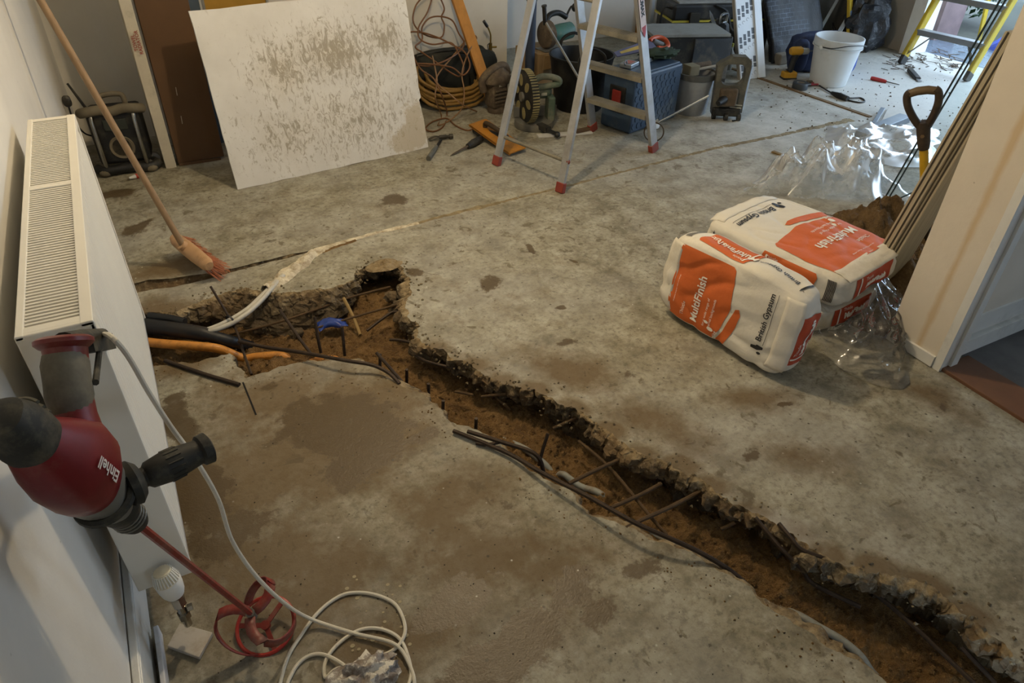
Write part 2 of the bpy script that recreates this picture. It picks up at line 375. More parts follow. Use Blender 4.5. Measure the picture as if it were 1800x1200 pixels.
def resample(pts, step, amp, seed):
    out = []; acc = 0
    for a, b in zip(pts, pts[1:]):
        k = max(1, int((b - a).length / step))
        for j in range(k):
            p = a.lerp(b, j / k); n_ = (b - a).normalized().cross(V((0, 0, 1)))
            out.append(p + n_ * amp * fbm(p * 15 + V((seed, 0, 0)), 5, 2.2, .6))
    out.append(pts[-1]); return out
farR = resample(far, .007, .019, 3.); nearR = resample(near, .008, .011, 9.)
trench = [p.to_2d() for p in farR] + [p.to_2d() for p in reversed(nearR)]
TR = np.array([tuple(p) for p in trench])
def dist_in(px, py):
    """signed distance to the trench outline, positive inside"""
    a = TR; b = np.roll(TR, -1, 0); e = b - a; p = np.array((px, py))
    w_ = p - a; t_ = np.clip((w_ * e).sum(1) / np.maximum((e * e).sum(1), 1e-12), 0, 1)
    d = np.sqrt((((w_ - e * t_[:, None])) ** 2).sum(1).min())
    c1 = (a[:, 1] > py) != (b[:, 1] > py); with_ = np.where(c1, (b[:, 0] - a[:, 0]) * (py - a[:, 1]) / np.where(b[:, 1] == a[:, 1], 1, b[:, 1] - a[:, 1]) + a[:, 0], -1e9)
    ins = (np.count_nonzero(c1 & (px < with_)) % 2) == 1
    return d if ins else -d
# ---- groove cut for the old pipe run (left of the photo) : a narrow sunk strip
gl = [V((-.39, 3.08, 0)), F(262, 500), F(300, 497), F(340, 490), F(380, 482), F(420, 472), F(470, 459), F(520, 447), F(548, 441)]
gw = [.07, .075, .07, .055, .035, .026, .022, .02, .008]
def offs(line, wid, s_):
    out = []
    for i, p in enumerate(line):
        d = (line[min(i + 1, len(line) - 1)] - line[max(i - 1, 0)]).normalized(); out.append(p + d.cross(V((0, 0, 1))) * wid[i] * s_)
    return out
g1 = resample(offs(gl, gw, -.6), .02, .006, 21.); g2 = resample(offs(gl, gw, .6), .02, .006, 27.)
groove = [p.to_2d() for p in g1] + [p.to_2d() for p in reversed(g2)]
# ---- floor slab with the trench and the groove left open
def floor_slab():
    outer = [V((-.40, -2.65)), V((6.66, -2.65)), V((6.66, 6.1)), V((-.40, 6.1))]
    pts = list(outer); edges = []
    n0 = len(pts); pts += trench; n1 = len(pts); pts += groove; n2 = len(pts)
    grid = [V((x * .5 + .02, y * .5 + .013)) for x in range(0, 13) for y in range(-5, 12)]
    def ins(q, poly):
        c = False
        for i in range(len(poly)):
            a, b = poly[i], poly[i - 1]
            if (a.y > q.y) != (b.y > q.y) and q.x < (b.x - a.x) * (q.y - a.y) / (b.y - a.y) + a.x: c = not c
        return c
    pts += [g for g in grid if not ins(g, trench) and not ins(g, groove)]
    E_ = [(i, (i + 1) % 4) for i in range(4)] + [(n0 + i, n0 + (i + 1) % (n1 - n0)) for i in range(n1 - n0)] + [(n1 + i, n1 + (i + 1) % (n2 - n1)) for i in range(n2 - n1)]
    r = geometry.delaunay_2d_cdt(pts, E_, [], 0, 1e-6)
    mb = MB(); vs = r[0]
    fs = []
    for f in r[2]:
        c = sum((vs[i] for i in f), V((0, 0))) / len(f)
        if ins(c, trench) or ins(c, groove): continue
        fs.append(f)
    mb.add([(p.x, p.y, 0) for p in vs], fs)
    return mb.build('floor', FLOORM, kind='structure')
FLOOR = floor_slab()
# ---- ragged broken edges
def edge_strip(line, side, prof, amp, seed, name):
    rows = []
    k = len(line)
    for i, p in enumerate(line):
        d = (line[min(i + 2, k - 1)] - line[max(i - 2, 0)]).normalized(); n_ = d.cross(V((0, 0, 1))) * side
        wv = 1.4 + 3.4 * (noise.noise(p * 2.7 + V((seed, 0, 0))) + .6 * noise.noise(p * 8 + V((0, seed, 0))) + .35 * noise.noise(p * 29 + V((0, seed, 0)))); wv = max(.0, wv)
        und = max(.05, .6 + 1.3 * noise.noise(p * 4.2 + V((seed * 2, 3, 0))))
        row = []
        for j, (o_, z) in enumerate(prof):
            oo = o_ * wv if o_ > 0 else o_ * und
            if side > 0 and p.x < .8 and p.y > 2.4:      # earth bank below the slab in the trench head
                bk = min(1., max(0., (.72 - p.x) / .2)) * min(1., max(0., (p.x + .1) / .25)); sl = (j / 16.) ** 1.1; oo = oo * (1 - bk) + bk * (.13 * sl + .025 * min(1., j / 4.) * fbm(p * 8, 2)); z = z * (1 - bk) + bk * (-.14 * sl)
            q = p + n_ * oo + V((0, 0, z))
            if j > 0:
                a_ = amp * min(1, j / 2.5); qq = q + V((seed, seed, 0))
                d1 = noise.voronoi(qq * 24)[0]; d2 = noise.voronoi(qq * 58)[0]
                lump = (.55 - d1[0]) * 1.0 + (.5 - d2[0]) * .9
                q = q + (n_ + V((0, 0, .25))) * (lump * a_) + V((noise.noise(qq * 40), noise.noise(qq * 40 + V((31, 0, 0))), noise.noise(qq * 40 + V((0, 57, 0))))) * a_ * .75
                q.z = min(q.z, -.0006 * j)
            row.append(q)
        rows.append(row)
    mb = MB(); m_ = len(prof)
    mb.add([q for r in rows for q in r], [(i * m_ + j, i * m_ + j + 1, (i + 1) * m_ + j + 1, (i + 1) * m_ + j) for i in range(k - 1) for j in range(m_ - 1)])
    return mb.build(name, CRUMB, FLOOR, smooth=False)
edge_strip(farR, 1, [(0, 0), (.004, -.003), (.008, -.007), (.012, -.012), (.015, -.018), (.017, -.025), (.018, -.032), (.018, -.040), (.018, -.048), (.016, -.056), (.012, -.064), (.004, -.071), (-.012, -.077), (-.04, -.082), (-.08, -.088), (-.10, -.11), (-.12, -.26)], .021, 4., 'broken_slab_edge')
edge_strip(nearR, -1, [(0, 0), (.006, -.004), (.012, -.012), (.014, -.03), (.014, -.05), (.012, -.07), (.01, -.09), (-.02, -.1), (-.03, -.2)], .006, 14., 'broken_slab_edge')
def groove_bed():
    mb = MB(); k = len(gl); A = resample(offs(gl, gw, -1.0), .02, .002, 1); B = resample(offs(gl, gw, 1.0), .02, .004, 2)
    n = min(len(A), len(B)); nn = 12; rows = []
    for i in range(n):
        a, b = A[int(i * (len(A) - 1) / (n - 1))], B[int(i * (len(B) - 1) / (n - 1))]; row = []
        for j in range(nn + 1):
            u = j / nn; p = a.lerp(b, u); e = max(0., min(1., (min(u, 1 - u) - .14) * 8))
            row.append(p + V((0, 0, -.0008 - .032 * e + .008 * e * fbm(p * 30, 3))))
        rows.append(row)
    mb.add([q for r in rows for q in r], [(i * (nn + 1) + j, i * (nn + 1) + j + 1, (i + 1) * (nn + 1) + j + 1, (i + 1) * (nn + 1) + j) for i in range(n - 1) for j in range(nn)])
    mb.build('groove_bed', CRUMB, FLOOR, smooth=True)
groove_bed()
# ---- soil at the bottom
def soil_z(x, y):
    p = V((x, y, 0)); base = -.128 - .015 * min(1, max(0, (1.6 - y)))
    return base + .030 * fbm(p * 3.3, 3) + .016 * fbm(p * 17, 4) + .009 * noise.noise(p * 48) + .006 * noise.noise(p * 105)
def soil():
    st = .008; x0, x1, y0, y1 = -.335, 2.3, -.2, 3.0; nx, ny = int((x1 - x0) / st), int((y1 - y0) / st)
    # coarse mask of cells near the trench
    ok = {}; cs = .07
    for i in range(int((x1 - x0) / cs) + 2):
        for j in range(int((y1 - y0) / cs) + 2): ok[(i, j)] = dist_in(x0 + i * cs, y0 + j * cs) > -.17
    mb = MB(); idx = {}; vs = []; fs = []
    def vid(i, j):
        if (i, j) not in idx:
            x, y = x0 + i * st, y0 + j * st; idx[(i, j)] = len(vs); vs.append((x, y, soil_z(x, y)))
        return idx[(i, j)]
    for i in range(nx):
        for j in range(ny):
            if ok.get((int(i * st / cs), int(j * st / cs))): fs.append((vid(i, j), vid(i + 1, j), vid(i + 1, j + 1), vid(i, j + 1)))
    mb.add(vs, fs)
    return mb.build('trench_soil', SOIL, smooth=True, kind='stuff', label='damp brown sandy soil along the bottom of the trench', cat='soil')
soil()
# ---- loose stones and crumbs on the broken edge and around it
def crumbs(name, n, pick, rmin, rmax, mat, parent=None, **kw):
    mb = MB()
    for i in range(n):
        p, = (pick(),); r = random.uniform(rmin, rmax) ** 1
        vs = []; 
        for (x, y, z) in ((1, 0, 0), (-1, 0, 0), (0, 1, 0), (0, -1, 0), (0, 0, .8), (0, 0, -.8)):
            vs.append(V((x, y, z)) * r * random.uniform(.6, 1.3))
        T = Matrix.Translation(p + V((0, 0, r * .35))) @ Matrix.Rotation(random.uniform(0, 6), 4, 'Z') @ Matrix.Rotation(random.uniform(-.5, .5), 4, 'X')
        mb.add(vs, [(0, 2, 4), (2, 1, 4), (1, 3, 4), (3, 0, 4), (2, 0, 5), (1, 2, 5), (3, 1, 5), (0, 3, 5)], T)
    return mb.build(name, mat, parent, kind='stuff', **kw)
def pk1():
    i = random.randrange(20, len(farR) - 5); p = farR[i]; d = (farR[i + 2] - farR[i - 2]).normalized(); n_ = d.cross(V((0, 0, 1)))
    o_ = random.gauss(.0, .035); return p + n_ * o_ + V((0, 0, -.0 if o_ < .008 else -min(.05, o_) * .95))
crumbs('broken_stones', 420, pk1, .0018, .008, M('rubble_stone', '6d6048', .85, var=.5, scale=22), FLOOR)
def pk2():
    i = random.randrange(10, len(nearR) - 5); p = nearR[i]; return p + V((random.gauss(-.03, .05), random.gauss(-.03, .05), 0))
crumbs('soil_crumbs', 260, pk2, .0012, .0045, SOIL, FLOOR)
# ---- walls
def wall(name, boxes, mat, kind='structure'):
    mb = MB()
    for (x0, x1, y0, y1, z0, z1) in boxes: mb.box(((x0 + x1) / 2, (y0 + y1) / 2, (z0 + z1) / 2), (x1 - x0, y1 - y0, z1 - z0))
    return mb.build(name, mat, kind=kind)
HC = 2.4
wall('wall_left', [(-.54, -.34, -2.6, 5.0, -.4, HC)], LEFTW)
wall('wall_back', [(-.54, 2.6, 5.0, 5.2, 0, HC), (2.45, 2.6, 5.2, 6.0, 0, HC)], CREAM)
wall('wall_alcove', [(2.45, 6.7, 6.0, 6.2, 0, HC)], WHITEW)
wall('wall_end', [(6.45, 6.65, 4.42, 6.0, 0, HC), (6.45, 6.65, 1.365, 1.7, 0, HC), (6.45, 6.65, 1.7, 4.42, 2.15, HC)], GREYW)
wall('wall_right', [(2.49, 6.65, 1.15, 1.365, 0, HC)], NIBW)
wall('wall_doorway', [(2.49, 2.66, -2.6, .15, 0, HC), (2.49, 2.66, .15, 1.15, 2.05, HC)], WHITEW)
wall('wall_near', [(-.54, .9, -2.8, -2.6, 0, HC), (1.5, 5.6, -2.8, -2.6, 0, HC), (.9, 1.5, -2.8, -2.6, 0, 1.3), (.9, 1.5, -2.8, -2.6, 1.9, HC)], WHITEW)
wall('wall_side_room', [(5.4, 5.6, -2.6, -1.1, 0, HC), (5.4, 5.6, .2, 1.15, 0, HC), (5.4, 5.6, -1.1, .2, 0, 1.0), (5.4, 5.6, -1.1, .2, 2.0, HC)], WHITEW)
wall('ceiling', [(-.54, 6.7, -2.8, 6.2, HC, HC + .1)], CEIL)
# white frame strip and reveal at the patio opening
wall('door_1', [(6.38, 6.66, 4.35, 4.42, 0, 2.15), (6.38, 6.45, 4.30, 4.35, 0, 2.15)], TRIMW)
# door trim on the partition end, skirting, threshold
wall('trim_1', [(2.485, 2.53, 1.12, 1.151, .0, 2.05), (2.535, 2.575, 1.11, 1.151, 0, 2.05), (2.53, 2.535, 1.13, 1.151, 0, 2.05)], TRIMW)
wall('trim_2', [(2.478, 2.4905, 1.153, 1.363, .004, .05)], TRIMW)
wall('baseboard_right', [(2.59, 5.4, 1.125, 1.15, .035, .105), (2.59, 5.4, 1.142, 1.15, .118, .2)], TRIMW)
THR = M('brown_threshold_board', '6d4c36', .6, var=.12, dirt='5c4630', damt=.2)
mb = MB(); mb.box((2.585, .63, .006), (.17, 1.0, .016)); mb.build('trim_3', THR, kind='structure', bevel=.003)
mb = MB(); mb.sheet(lambda u, v: V((2.66 + u * 2.75, -2.6 + v * 3.75, .004 + .003 * fbm(V((u * 9, v * 9, 0)), 3))), 30, 30)
mb.build('floor_side_room', wallmat('dark_screed', (.13, .125, .12), .3, 5), kind='structure')
# left skirting boards: a deep one and a thin chipped one in front of it
CHIP = M('chipped_white_paint', 'c9cace', .5, var=.06, dirt='6f6d68', damt=.33, dscale=14)
mb = MB(); mb.box((-.3285, -.2, .075), (.023, 4.4, .15)); mb.box((-.3285, -.2, .152), (.018, 4.4, .008))
mb.build('baseboard_left', TRIMW, kind='structure', bevel=.003)
mb = MB(); mb.box((-.298, .25, .022), (.012, 2.1, .044)); mb.build('trim_4', CHIP, kind='structure', bevel=.002)
# joint strip across the far floor and the pipe run filled with white plaster
mb = MB(); a, b = F(1336, 143), F(1530, 206)
mb.bar(a + V((0, .9, .003)), b + V((0, 0, .003)), .035, .008); mb.build('joint_strip', M('joint_timber', '6d5638', .8, var=.3), FLOOR)
def strip(line, wid, h, mat, name, nn=10, seed=0.):
    pts = []
    for a, b in zip(line, line[1:]):
        k = max(1, int((b[0] - a[0]).length / .014))
        for j in range(k): pts.append((a[0].lerp(b[0], j / k), a[1] + (b[1] - a[1]) * j / k))
    mb = MB(); rows = []
    for i in range(len(pts)):
        p, w_ = pts[i]; d = (pts[min(i + 3, len(pts) - 1)][0] - pts[max(i - 3, 0)][0]).normalized(); n_ = d.cross(V((0, 0, 1))); row = []
        wl = w_ * (1 + .55 * fbm(p * 11 + V((seed, 0, 0)), 3)); wr = w_ * (1 + .55 * fbm(p * 11 + V((0, seed + 9, 0)), 3))
        for j in range(nn + 1):
            u = j / nn * 2 - 1; q = p + n_ * (u * (wl if u < 0 else wr)); e = 1 - abs(u) ** 3
            row.append(q + V((0, 0, -.002 + e * (h * (1 + .9 * fbm(q * 34, 3))))))
        rows.append(row)
    mb.add([q for r in rows for q in r], [(i * (nn + 1) + j, i * (nn + 1) + j + 1, (i + 1) * (nn + 1) + j + 1, (i + 1) * (nn + 1) + j) for i in range(len(rows) - 1) for j in range(nn)])
    return mb.build(name, mat, FLOOR, smooth=True)
PLA = M('dirty_white_plaster', 'cfc6ae', .8, var=.12, scale=20, dirt='6a4d22', damt=.42, dscale=22, bump=.5, bscale=70)
FILL = M('crumbly_channel_fill', '8a7c5e', .9, var=.35, scale=30, dirt='5d4a2c', damt=.4, dscale=14, bump=.6, bscale=60)
strip([(F(470, 512), .030), (F(492, 492), .038), (F(515, 474), .036), (F(540, 456), .03), (F(556, 444), .02)], .03, .022, PLA, 'plaster_over_pipes', 12, 2.)
strip([(F(548, 446), .035), (F(580, 433), .026), (F(620, 420), .016), (F(680, 405), .018), (F(740, 391), .016)], .02, .006, PLA, 'plaster_over_pipes', 8, 5.)
strip([(F(730, 393), .012), (F(800, 374), .020), (F(860, 360), .022), (F(930, 343), .012), (F(1000, 326), .018), (F(1090, 303), .014), (F(1180, 280), .018), (F(1250, 262), .02), (F(1330, 246), .024), (F(1410, 229), .026), (F(1500, 210), .04)], .02, .004, FILL, 'channel_filling', 8, 8.)
strip([(F(530, 452), .02), (F(575, 437), .035), (F(630, 420), .012)], .02, .004, SOIL, 'soil_patch', 8, 11.)
# crumbled brown top of the trench head
def heap(name, c, rx, ry, h, mat, n=40, seed=0., parent=None, fr=5., amp=.5, **kw):
    mb = MB()
    def fn(u, v):
        r = v; a = u * 2 * PI; x, y = math.cos(a) * r * rx, math.sin(a) * r * ry; p = V((x, y, 0))
        e = max(0, 1 - r * r * (1 + .5 * noise.noise(V((math.cos(a) * 1.5 + seed, math.sin(a) * 1.5, 0)))))
        return V(c) + V((x, y, -.002 + h * e * (1 + amp * fbm(p * fr / max(rx, ry) + V((seed, 0, 0)), 4)) + .12 * h * e * fbm(p * 40, 3)))
    mb.sheet(fn, n * 2, n); return mb.build(name, mat, parent, smooth=True, **kw)
heap('crumbled_patch', F(675, 466), .09, .055, .018, CRUMB, 20, 5., FLOOR)
# ================================================================== large things
RADW = M('radiator_enamel', 'e4e0d4', .35, var=.03)
def radiator():
    x0, x1, y0, y1, z0, z1 = -.298, -.172, 1.30, 2.53, .185, .94
    t = thing('panel_radiator', 'long white panel radiator with slotted top grille on the left wall', 'radiator', loc=((x0 + x1) / 2, (y0 + y1) / 2, z0))
    def panel(xa, s):
        mb = MB(); n = 37; pts = []
        for i in range(n):
            ya = y0 + .012 + (y1 - y0 - .024) * i / n; p = (y1 - y0 - .024) / n
            pts += [(ya, 0), (ya + p * .12, .005), (ya + p * .55, .005), (ya + p * .67, 0)]
        pts.append((y1 - .012, 0))
        vs = []; zz = (z0, z0 + .03, z0 + .05, z1 - .06, z1 - .04, z1 - .012)
        for z in zz:
            k = 1 if z0 + .04 < z < z1 - .05 else 0
            for y, d in pts: vs.append((xa + s * (d * k if k else .0025), y, z))
        m_ = len(pts); fs = [(j * m_ + i, j * m_ + i + 1, (j + 1) * m_ + i + 1, (j + 1) * m_ + i) for j in range(len(zz) - 1) for i in range(m_ - 1)]
        mb.add(vs, fs); mb.build('panel', RADW, t, world=True, smooth=True, solid=.0015)
    panel(x1 - .008, 1); panel(x0 + .008, -1)
    for y in (y0, y1):
        mb = MB(); mb.box(((x0 + x1) / 2, y + (.004 if y == y0 else -.004), (z0 + z1) / 2), (x1 - x0 + .002, .008, z1 - z0))
        if y == y0: mb.box(((x0 + x1) / 2, y + .012, z1 - .012), (x1 - x0, .012, .024))
        mb.build('end_panel', RADW, t, world=True, bevel=.003)
    mb = MB(); zt = z1 - .004
    mb.box((x0 + .007, (y0 + y1) / 2, zt), (.014, y1 - y0, .010)); mb.box((x1 - .011, (y0 + y1) / 2, zt), (.022, y1 - y0, .010))
    for y in (y0 + .015, y0 + (y1 - y0) * .56, y1 - .012): mb.box(((x0 + x1) / 2, y, zt - .0012), (x1 - x0 - .004, .024, .010))
    mb.box((x1 - .004, (y0 + y1) / 2, zt - .012), (.008, y1 - y0, .02))
    g = mb.build('top_grille', RADW, t, world=True, bevel=.002)
    mb = MB(); n = 96
    for i in range(n):
        y = y0 + .03 + (y1 - y0 - .05) * i / n; mb.box(((x0 + x1) / 2 - .003, y, zt - .003), (x1 - x0 - .03, .0058, .009))
    mb.build('grille_slats', RADW, g, world=True, kind='stuff')
    mb = MB(); mb.sheet(lambda u, v: V((x0 + .02 + (x1 - x0 - .045) * u, y0 + .02 + (y1 - y0 - .04) * v, z1 - .055 + .008 * math.sin(v * 260))), 4, 160)
    mb.build('convector_fin', M('convector_grey', '8b8676', .6), t, world=True, kind='stuff')
    mb = MB()
    for y in (y0 + .25, y1 - .25): mb = MB(); mb.box((-.3175, y, .5), (.043, .04, .5)); mb.build('wall_bracket', M('bracket_steel', '8b8b88', .4, .8), t, world=True)
    # thermostatic valve at the near lower corner
    c = V((-.222, 1.255, .06)); W_ = M('valve_white', 'dedcd4', .4, var=.03); CH = M('valve_chrome', 'b9b6ae', .22, 1., var=.1)
    T = Matrix.Translation(c + V((0, 0, .125))) @ rot('X', -8) @ rot('Y', -6)
    mb = MB(); mb.lathe([(.0, .0), (.021, .0), (.026, .012), (.029, .03), (.030, .045), (.0285, .05)], 28, T); h = mb.build('thermostat_head', W_, t, world=True, smooth=True)
    mb = MB(); mb.lathe([(.0285, .05), (.029, .053), (.019, .083), (.0, .086)], 28, T); mb.build('thermostat_cap', M('valve_cream', 'd9cfb4', .45), h, world=True, smooth=True)
    mb = MB()
    for i in range(26):
        a = 2 * PI * i / 26; mb.bar(T @ V((.0292 * math.cos(a), .0292 * math.sin(a), .054)), T @ V((.0212 * math.cos(a), .0212 * math.sin(a), .0805)), .0026, .004, T.to_3x3() @ V((math.cos(a), math.sin(a), .2)))
    mb.build('cap_ribs', W_, h, world=True, kind='stuff')
    mb = MB(); mb.cyl(c + V((0, 0, .0)), c + V((0, 0, .128)), .010, n=14); mb.cyl(c + V((0, 0, .085)), c + V((0, 0, .118)), .017, .015, 6); mb.cyl(c + V((0, .0, .07)), c + V((0.0, .05, .07)), .012, n=12); mb.cyl(c + V((0.012, 0, .06)), c + V((.024, 0, .06)), .010, n=6); mb.cyl(c + V((0, 0, .03)), c + V((0, 0, .052)), .015, n=6)
    mb.build('valve_body', CH, t, world=True, smooth=True)
radiator()
RED = M('mixer_red', '6e161b', .38, var=.15, scale=14, dirt='8b6a58', damt=.18, dscale=9); DRUB = M('black_rubber', '24241f', .62, var=.2, dirt='66604f', damt=.3, dscale=20)
GREY = M('cast_grey', '6e6d66', .45, .3, var=.15, dirt=DUST, damt=.3); REDP = M('paddle_red', '7c2a20', .45, var=.2, scale=20, dirt='7d6a5c', damt=.3, dscale=16)
CABLE = M('white_cable', 'cfc9b8', .5, var=.05, scale=20, dirt='3a3020', damt=.12, dscale=40)
def mixer():
    hub = F(441, 1078, .135); cap = OX(-30, 706, -.262); a = (cap - hub).normalized(); L = (cap - hub).length
    t = thing('paddle_mixer', 'red electric paddle mixer with white cable leaning beside the radiator end', 'power tool', loc=F(480, 1120, 0))
    hp = OX(113, 604, -.190)            # flange on top of the pistol grip
    T = frame(hub, a.cross(hp - hub), z=a)     # z along the shaft, y towards the grip
    if (T.to_3x3() @ V((0, 1, 0))).dot(hp - hub) < 0: T = T @ rot('Z', 180)
    Ti = T.inverted(); hl = Ti @ hp
    B = lambda mb, n, m, p=None, **k: mb.build(n, m, p or t, world=True, **k)
    # red housing: rounded body, a little deeper towards the grip
    zc, z1, z2 = L - .345, L - .265, L - .105
    def ring(z, rx, ry, cy, n=28, pw=.8):
        o = []
        for j in range(n):
            c_, s_ = math.cos(2 * PI * j / n), math.sin(2 * PI * j / n); o.append(T @ V((rx * math.copysign(abs(c_) ** pw, c_), cy + ry * math.copysign(abs(s_) ** pw, s_), z)))
        return o
    mb = MB(); mb.rings([ring(z1, .041, .047, .004), ring(z1 + .006, .047, .055, .006), ring(z1 + .03, .054, .066, .012), ring(z1 + .07, .057, .068, .012), ring(z1 + .11, .050, .056, .006), ring(z2, .035, .037, 0)]); body = B(mb, 'housing', RED, smooth=True)
    mb = MB(); mb.rings([ring(zc, .027, .027, .0), ring(zc + .012, .033, .034, 0), ring(zc + .045, .037, .040, .0), ring(z1 - .012, .043, .048, .004), ring(z1 + .002, .0445, .051, .005), ring(z1 + .004, .03, .03, 0)]); gb = B(mb, 'gearbox', GREY, smooth=True)
    for q in (.4, 2.2, 3.8): mb = MB(); mb.blob(T @ V((.040 * math.cos(q), .044 * math.sin(q), z1 - .014)), (.006, .006, .006), 8, 6); B(mb, 'gearbox_screw', DRUB, gb, smooth=True)
    mb = MB(); mb.lathe([(.030, zc + .004), (.031, zc - .01), (.029, zc - .02), (.026, zc - .024), (.026, zc - .05), (.0255, zc - .055), (.020, zc - .072), (.013, zc - .076), (0, zc - .076)], 24, T); B(mb, 'chuck', DRUB, smooth=True)
    mb = MB()
    for k in range(3): mb.tube([T @ V((.0262 * math.cos(2 * PI * j / 20), .0262 * math.sin(2 * PI * j / 20), zc - .028 - k * .009)) for j in range(20)], .0022, 6, closed=True)
    B(mb, 'chuck_ring', GREY, kind='stuff')
    mb = MB(); mb.rings([ring(z2 - .006, .036, .038, 0), ring(z2 + .012, .037, .039, 0), ring(z2 + .045, .034, .036, 0), ring(z2 + .068, .026, .028, 0), ring(z2 + .075, .014, .014, 0)]); mc = B(mb, 'motor_cap', DRUB, smooth=True)
    mb = MB()
    for k in range(3): mb.tube([T @ V((.0385 * math.cos(b), .0405 * math.sin(b), z2 + .014 + k * .014)) for b in [(.9 + .17 * j) for j in range(9)]], .0035, 6)
    B(mb, 'vent_slots', M('vent_dark', '5c5748', .6), mc, kind='stuff')
    # pistol grip
    g0 = V((0, .045, z1 + .055)); g1 = hl; d = (g1 - g0)
    pts = [g0.lerp(g1, k) for k in (0, .3, .6, .85, .97)]; mb = MB()
    mb.tube([T @ p for p in pts], [.040, .030, .027, .029, .030], 18, flat=1.25); gr = B(mb, 'grip', RED, smooth=True)
    mb = MB(); dn = (T.to_3x3() @ d).normalized(); c1 = T @ g1
    M2 = Matrix.Translation(c1) @ dn.to_track_quat('Z', 'Y').to_matrix().to_4x4(); mb.lathe([(.022, -.012), (.034, -.006), (.040, .0), (.040, .006), (.034, .010), (.0, .011)], 26, M2, sy=1.15); B(mb, 'grip_flange', RED, gr, smooth=True)
    mb = MB(); off = T.to_3x3() @ V((0, 0, .006)); mb.tube([T @ p + off for p in [g0.lerp(g1, k) for k in (.3, .45, .62, .78, .88)]], [.027, .032, .0315, .032, .028], 18, flat=1.18); B(mb, 'rubber_grip', M('grip_grey_rubber', '4a463b', .75, var=.2, dirt=DUST, damt=.35), gr, smooth=True)
    mb = MB(); p = T @ (g0.lerp(g1, .42) + V((.0, .0, -.03))); mb.blob(p, (.013, .011, .017), 12, 8); B(mb, 'trigger', DRUB, gr, smooth=True)
    mb = MB(); p = T @ (g0.lerp(g1, .18) + V((.0, .0, -.036))); mb.blob(p, (.010, .009, .010), 12, 8); B(mb, 'switch_button', DRUB, gr, smooth=True)
    # side handle
    h0 = T @ V((0, .0, zc + .045)); tip = OY(366, 786, 1.02); hd = (tip - h0).normalized(); hl_ = (tip - h0).length
    M3 = Matrix.Translation(h0) @ hd.to_track_quat('Z', 'Y').to_matrix().to_4x4()
    mb = MB(); mb.lathe([(.01, .03), (.036, .036), (.038, .048), (.028, .058), (.017, .062), (.017, .066), (.023, .072), (.027, .10), (.026, hl_ - .05), (.0225, hl_ - .024), (.022, hl_ - .018), (.027, hl_ - .014), (.028, hl_), (.022, hl_ + .003), (.016, hl_ - .002), (.014, hl_ - .02), (0, hl_ - .02)], 24, M3); sh = B(mb, 'side_handle', DRUB, smooth=True)
    mb = MB()
    for k in range(16):
        b = 2 * PI * k / 16; mb.bar(M3 @ V((.0265 * math.cos(b), .0265 * math.sin(b), .1)), M3 @ V((.0258 * math.cos(b), .0258 * math.sin(b), hl_ - .05)), .003, .003)
    B(mb, 'grip_ridges', DRUB, sh, kind='stuff')
    mb = MB(); mb.tube([T @ V((.041 * math.cos(b), .042 * math.sin(b), zc + .042)) for b in [2 * PI * j / 28 for j in range(28)]], .009, 8, closed=True); B(mb, 'clamp_ring', DRUB, sh)
    # maker's lettering on the housing, running along it
    vs, fs = text2d('Einhell', .022, .0005); mb = MB(); n2 = []; ce = Ti @ EYE; a0 = math.atan2(ce.y, ce.x) ; a0 += .45 if math.cos(a0) < 0 and False else 0.
    gy = 1 if math.sin(a0 + .1) > math.sin(a0) else -1; a0 += gy * .55
    for (x, y) in vs:
        zz = z1 + .062 + x; aa = a0 - gy * y / .066
        sg = lambda v_: math.copysign(abs(v_) ** .8, v_)
        n2.append(T @ V((.0578 * sg(math.cos(aa)), .0115 + .0695 * sg(math.sin(aa)), zz)))
    if gy < 0: fs = [tuple(reversed(f)) for f in fs]
    mb.add(n2, fs); B(mb, 'lettering', M('print_white', 'd8d4cc', .5), body)
    # shaft and paddle
    mb = MB(); mb.tube([T @ V((0, 0, -.01)), T @ V((0, 0, zc - .07))], .0072, 6); B(mb, 'shaft', REDP)
    tz = -.118; mb = MB()
    mb.tube([T @ V((.072 * math.cos(b), .072 * math.sin(b), tz)) for b in [2 * PI * j / 40 for j in range(40)]], .0052, 8, closed=True); pd = B(mb, 'paddle_ring', M('ring_red', '97261c', .4, var=.2, dirt='7d6a5c', damt=.15, dscale=20), smooth=True)
    for k in range(3):
        b0 = 2 * PI * k / 3 + .4; path = []
        for j in range(17):
            u = j / 16; r = .010 + .084 * math.sin(min(1, u * 2.1) * PI / 2) if u < .5 else .094 - .022 * ((u - .5) * 2) ** 1.5
            path.append((V((r * math.cos(b0 + u * 1.9), r * math.sin(b0 + u * 1.9), .004 + (-.002 if u < .25 else (-.122 * (u - .25) / .75))))))
        mb = MB(); vs = []; fs = []
        for j, p in enumerate(path):
            q = path[min(j + 1, 16)] - path[max(j - 1, 0)]; q.normalize(); o_ = V((-p.y, p.x, 0)).normalized(); s_ = q.cross(V((p.x, p.y, 0)).normalized()); 
            u = j / 16; wd = q.cross(V((p.x, p.y, .0)).normalized()).normalized() if u > .3 else V((0, 0, 1)).cross(q).normalized()
            for e in (-1, 1): vs.append(T @ (p + wd * e * .0125))
        fs = [(2 * j, 2 * j + 1, 2 * j + 3, 2 * j + 2) for j in range(16)]
        mb.add(vs, fs); B(mb, 'paddle_blade', REDP, solid=.0035, smooth=True)
    mb = MB()
    for k in range(3): b = 2 * PI * k / 3 + .9; mb.bar(T @ V((0, 0, tz)), T @ V((.07 * math.cos(b), .07 * math.sin(b), tz)), .012, .004, a)
    mb.cyl(T @ V((0, 0, tz - .006)), T @ V((0, 0, tz + .006)), .012); B(mb, 'paddle_spoke', REDP)
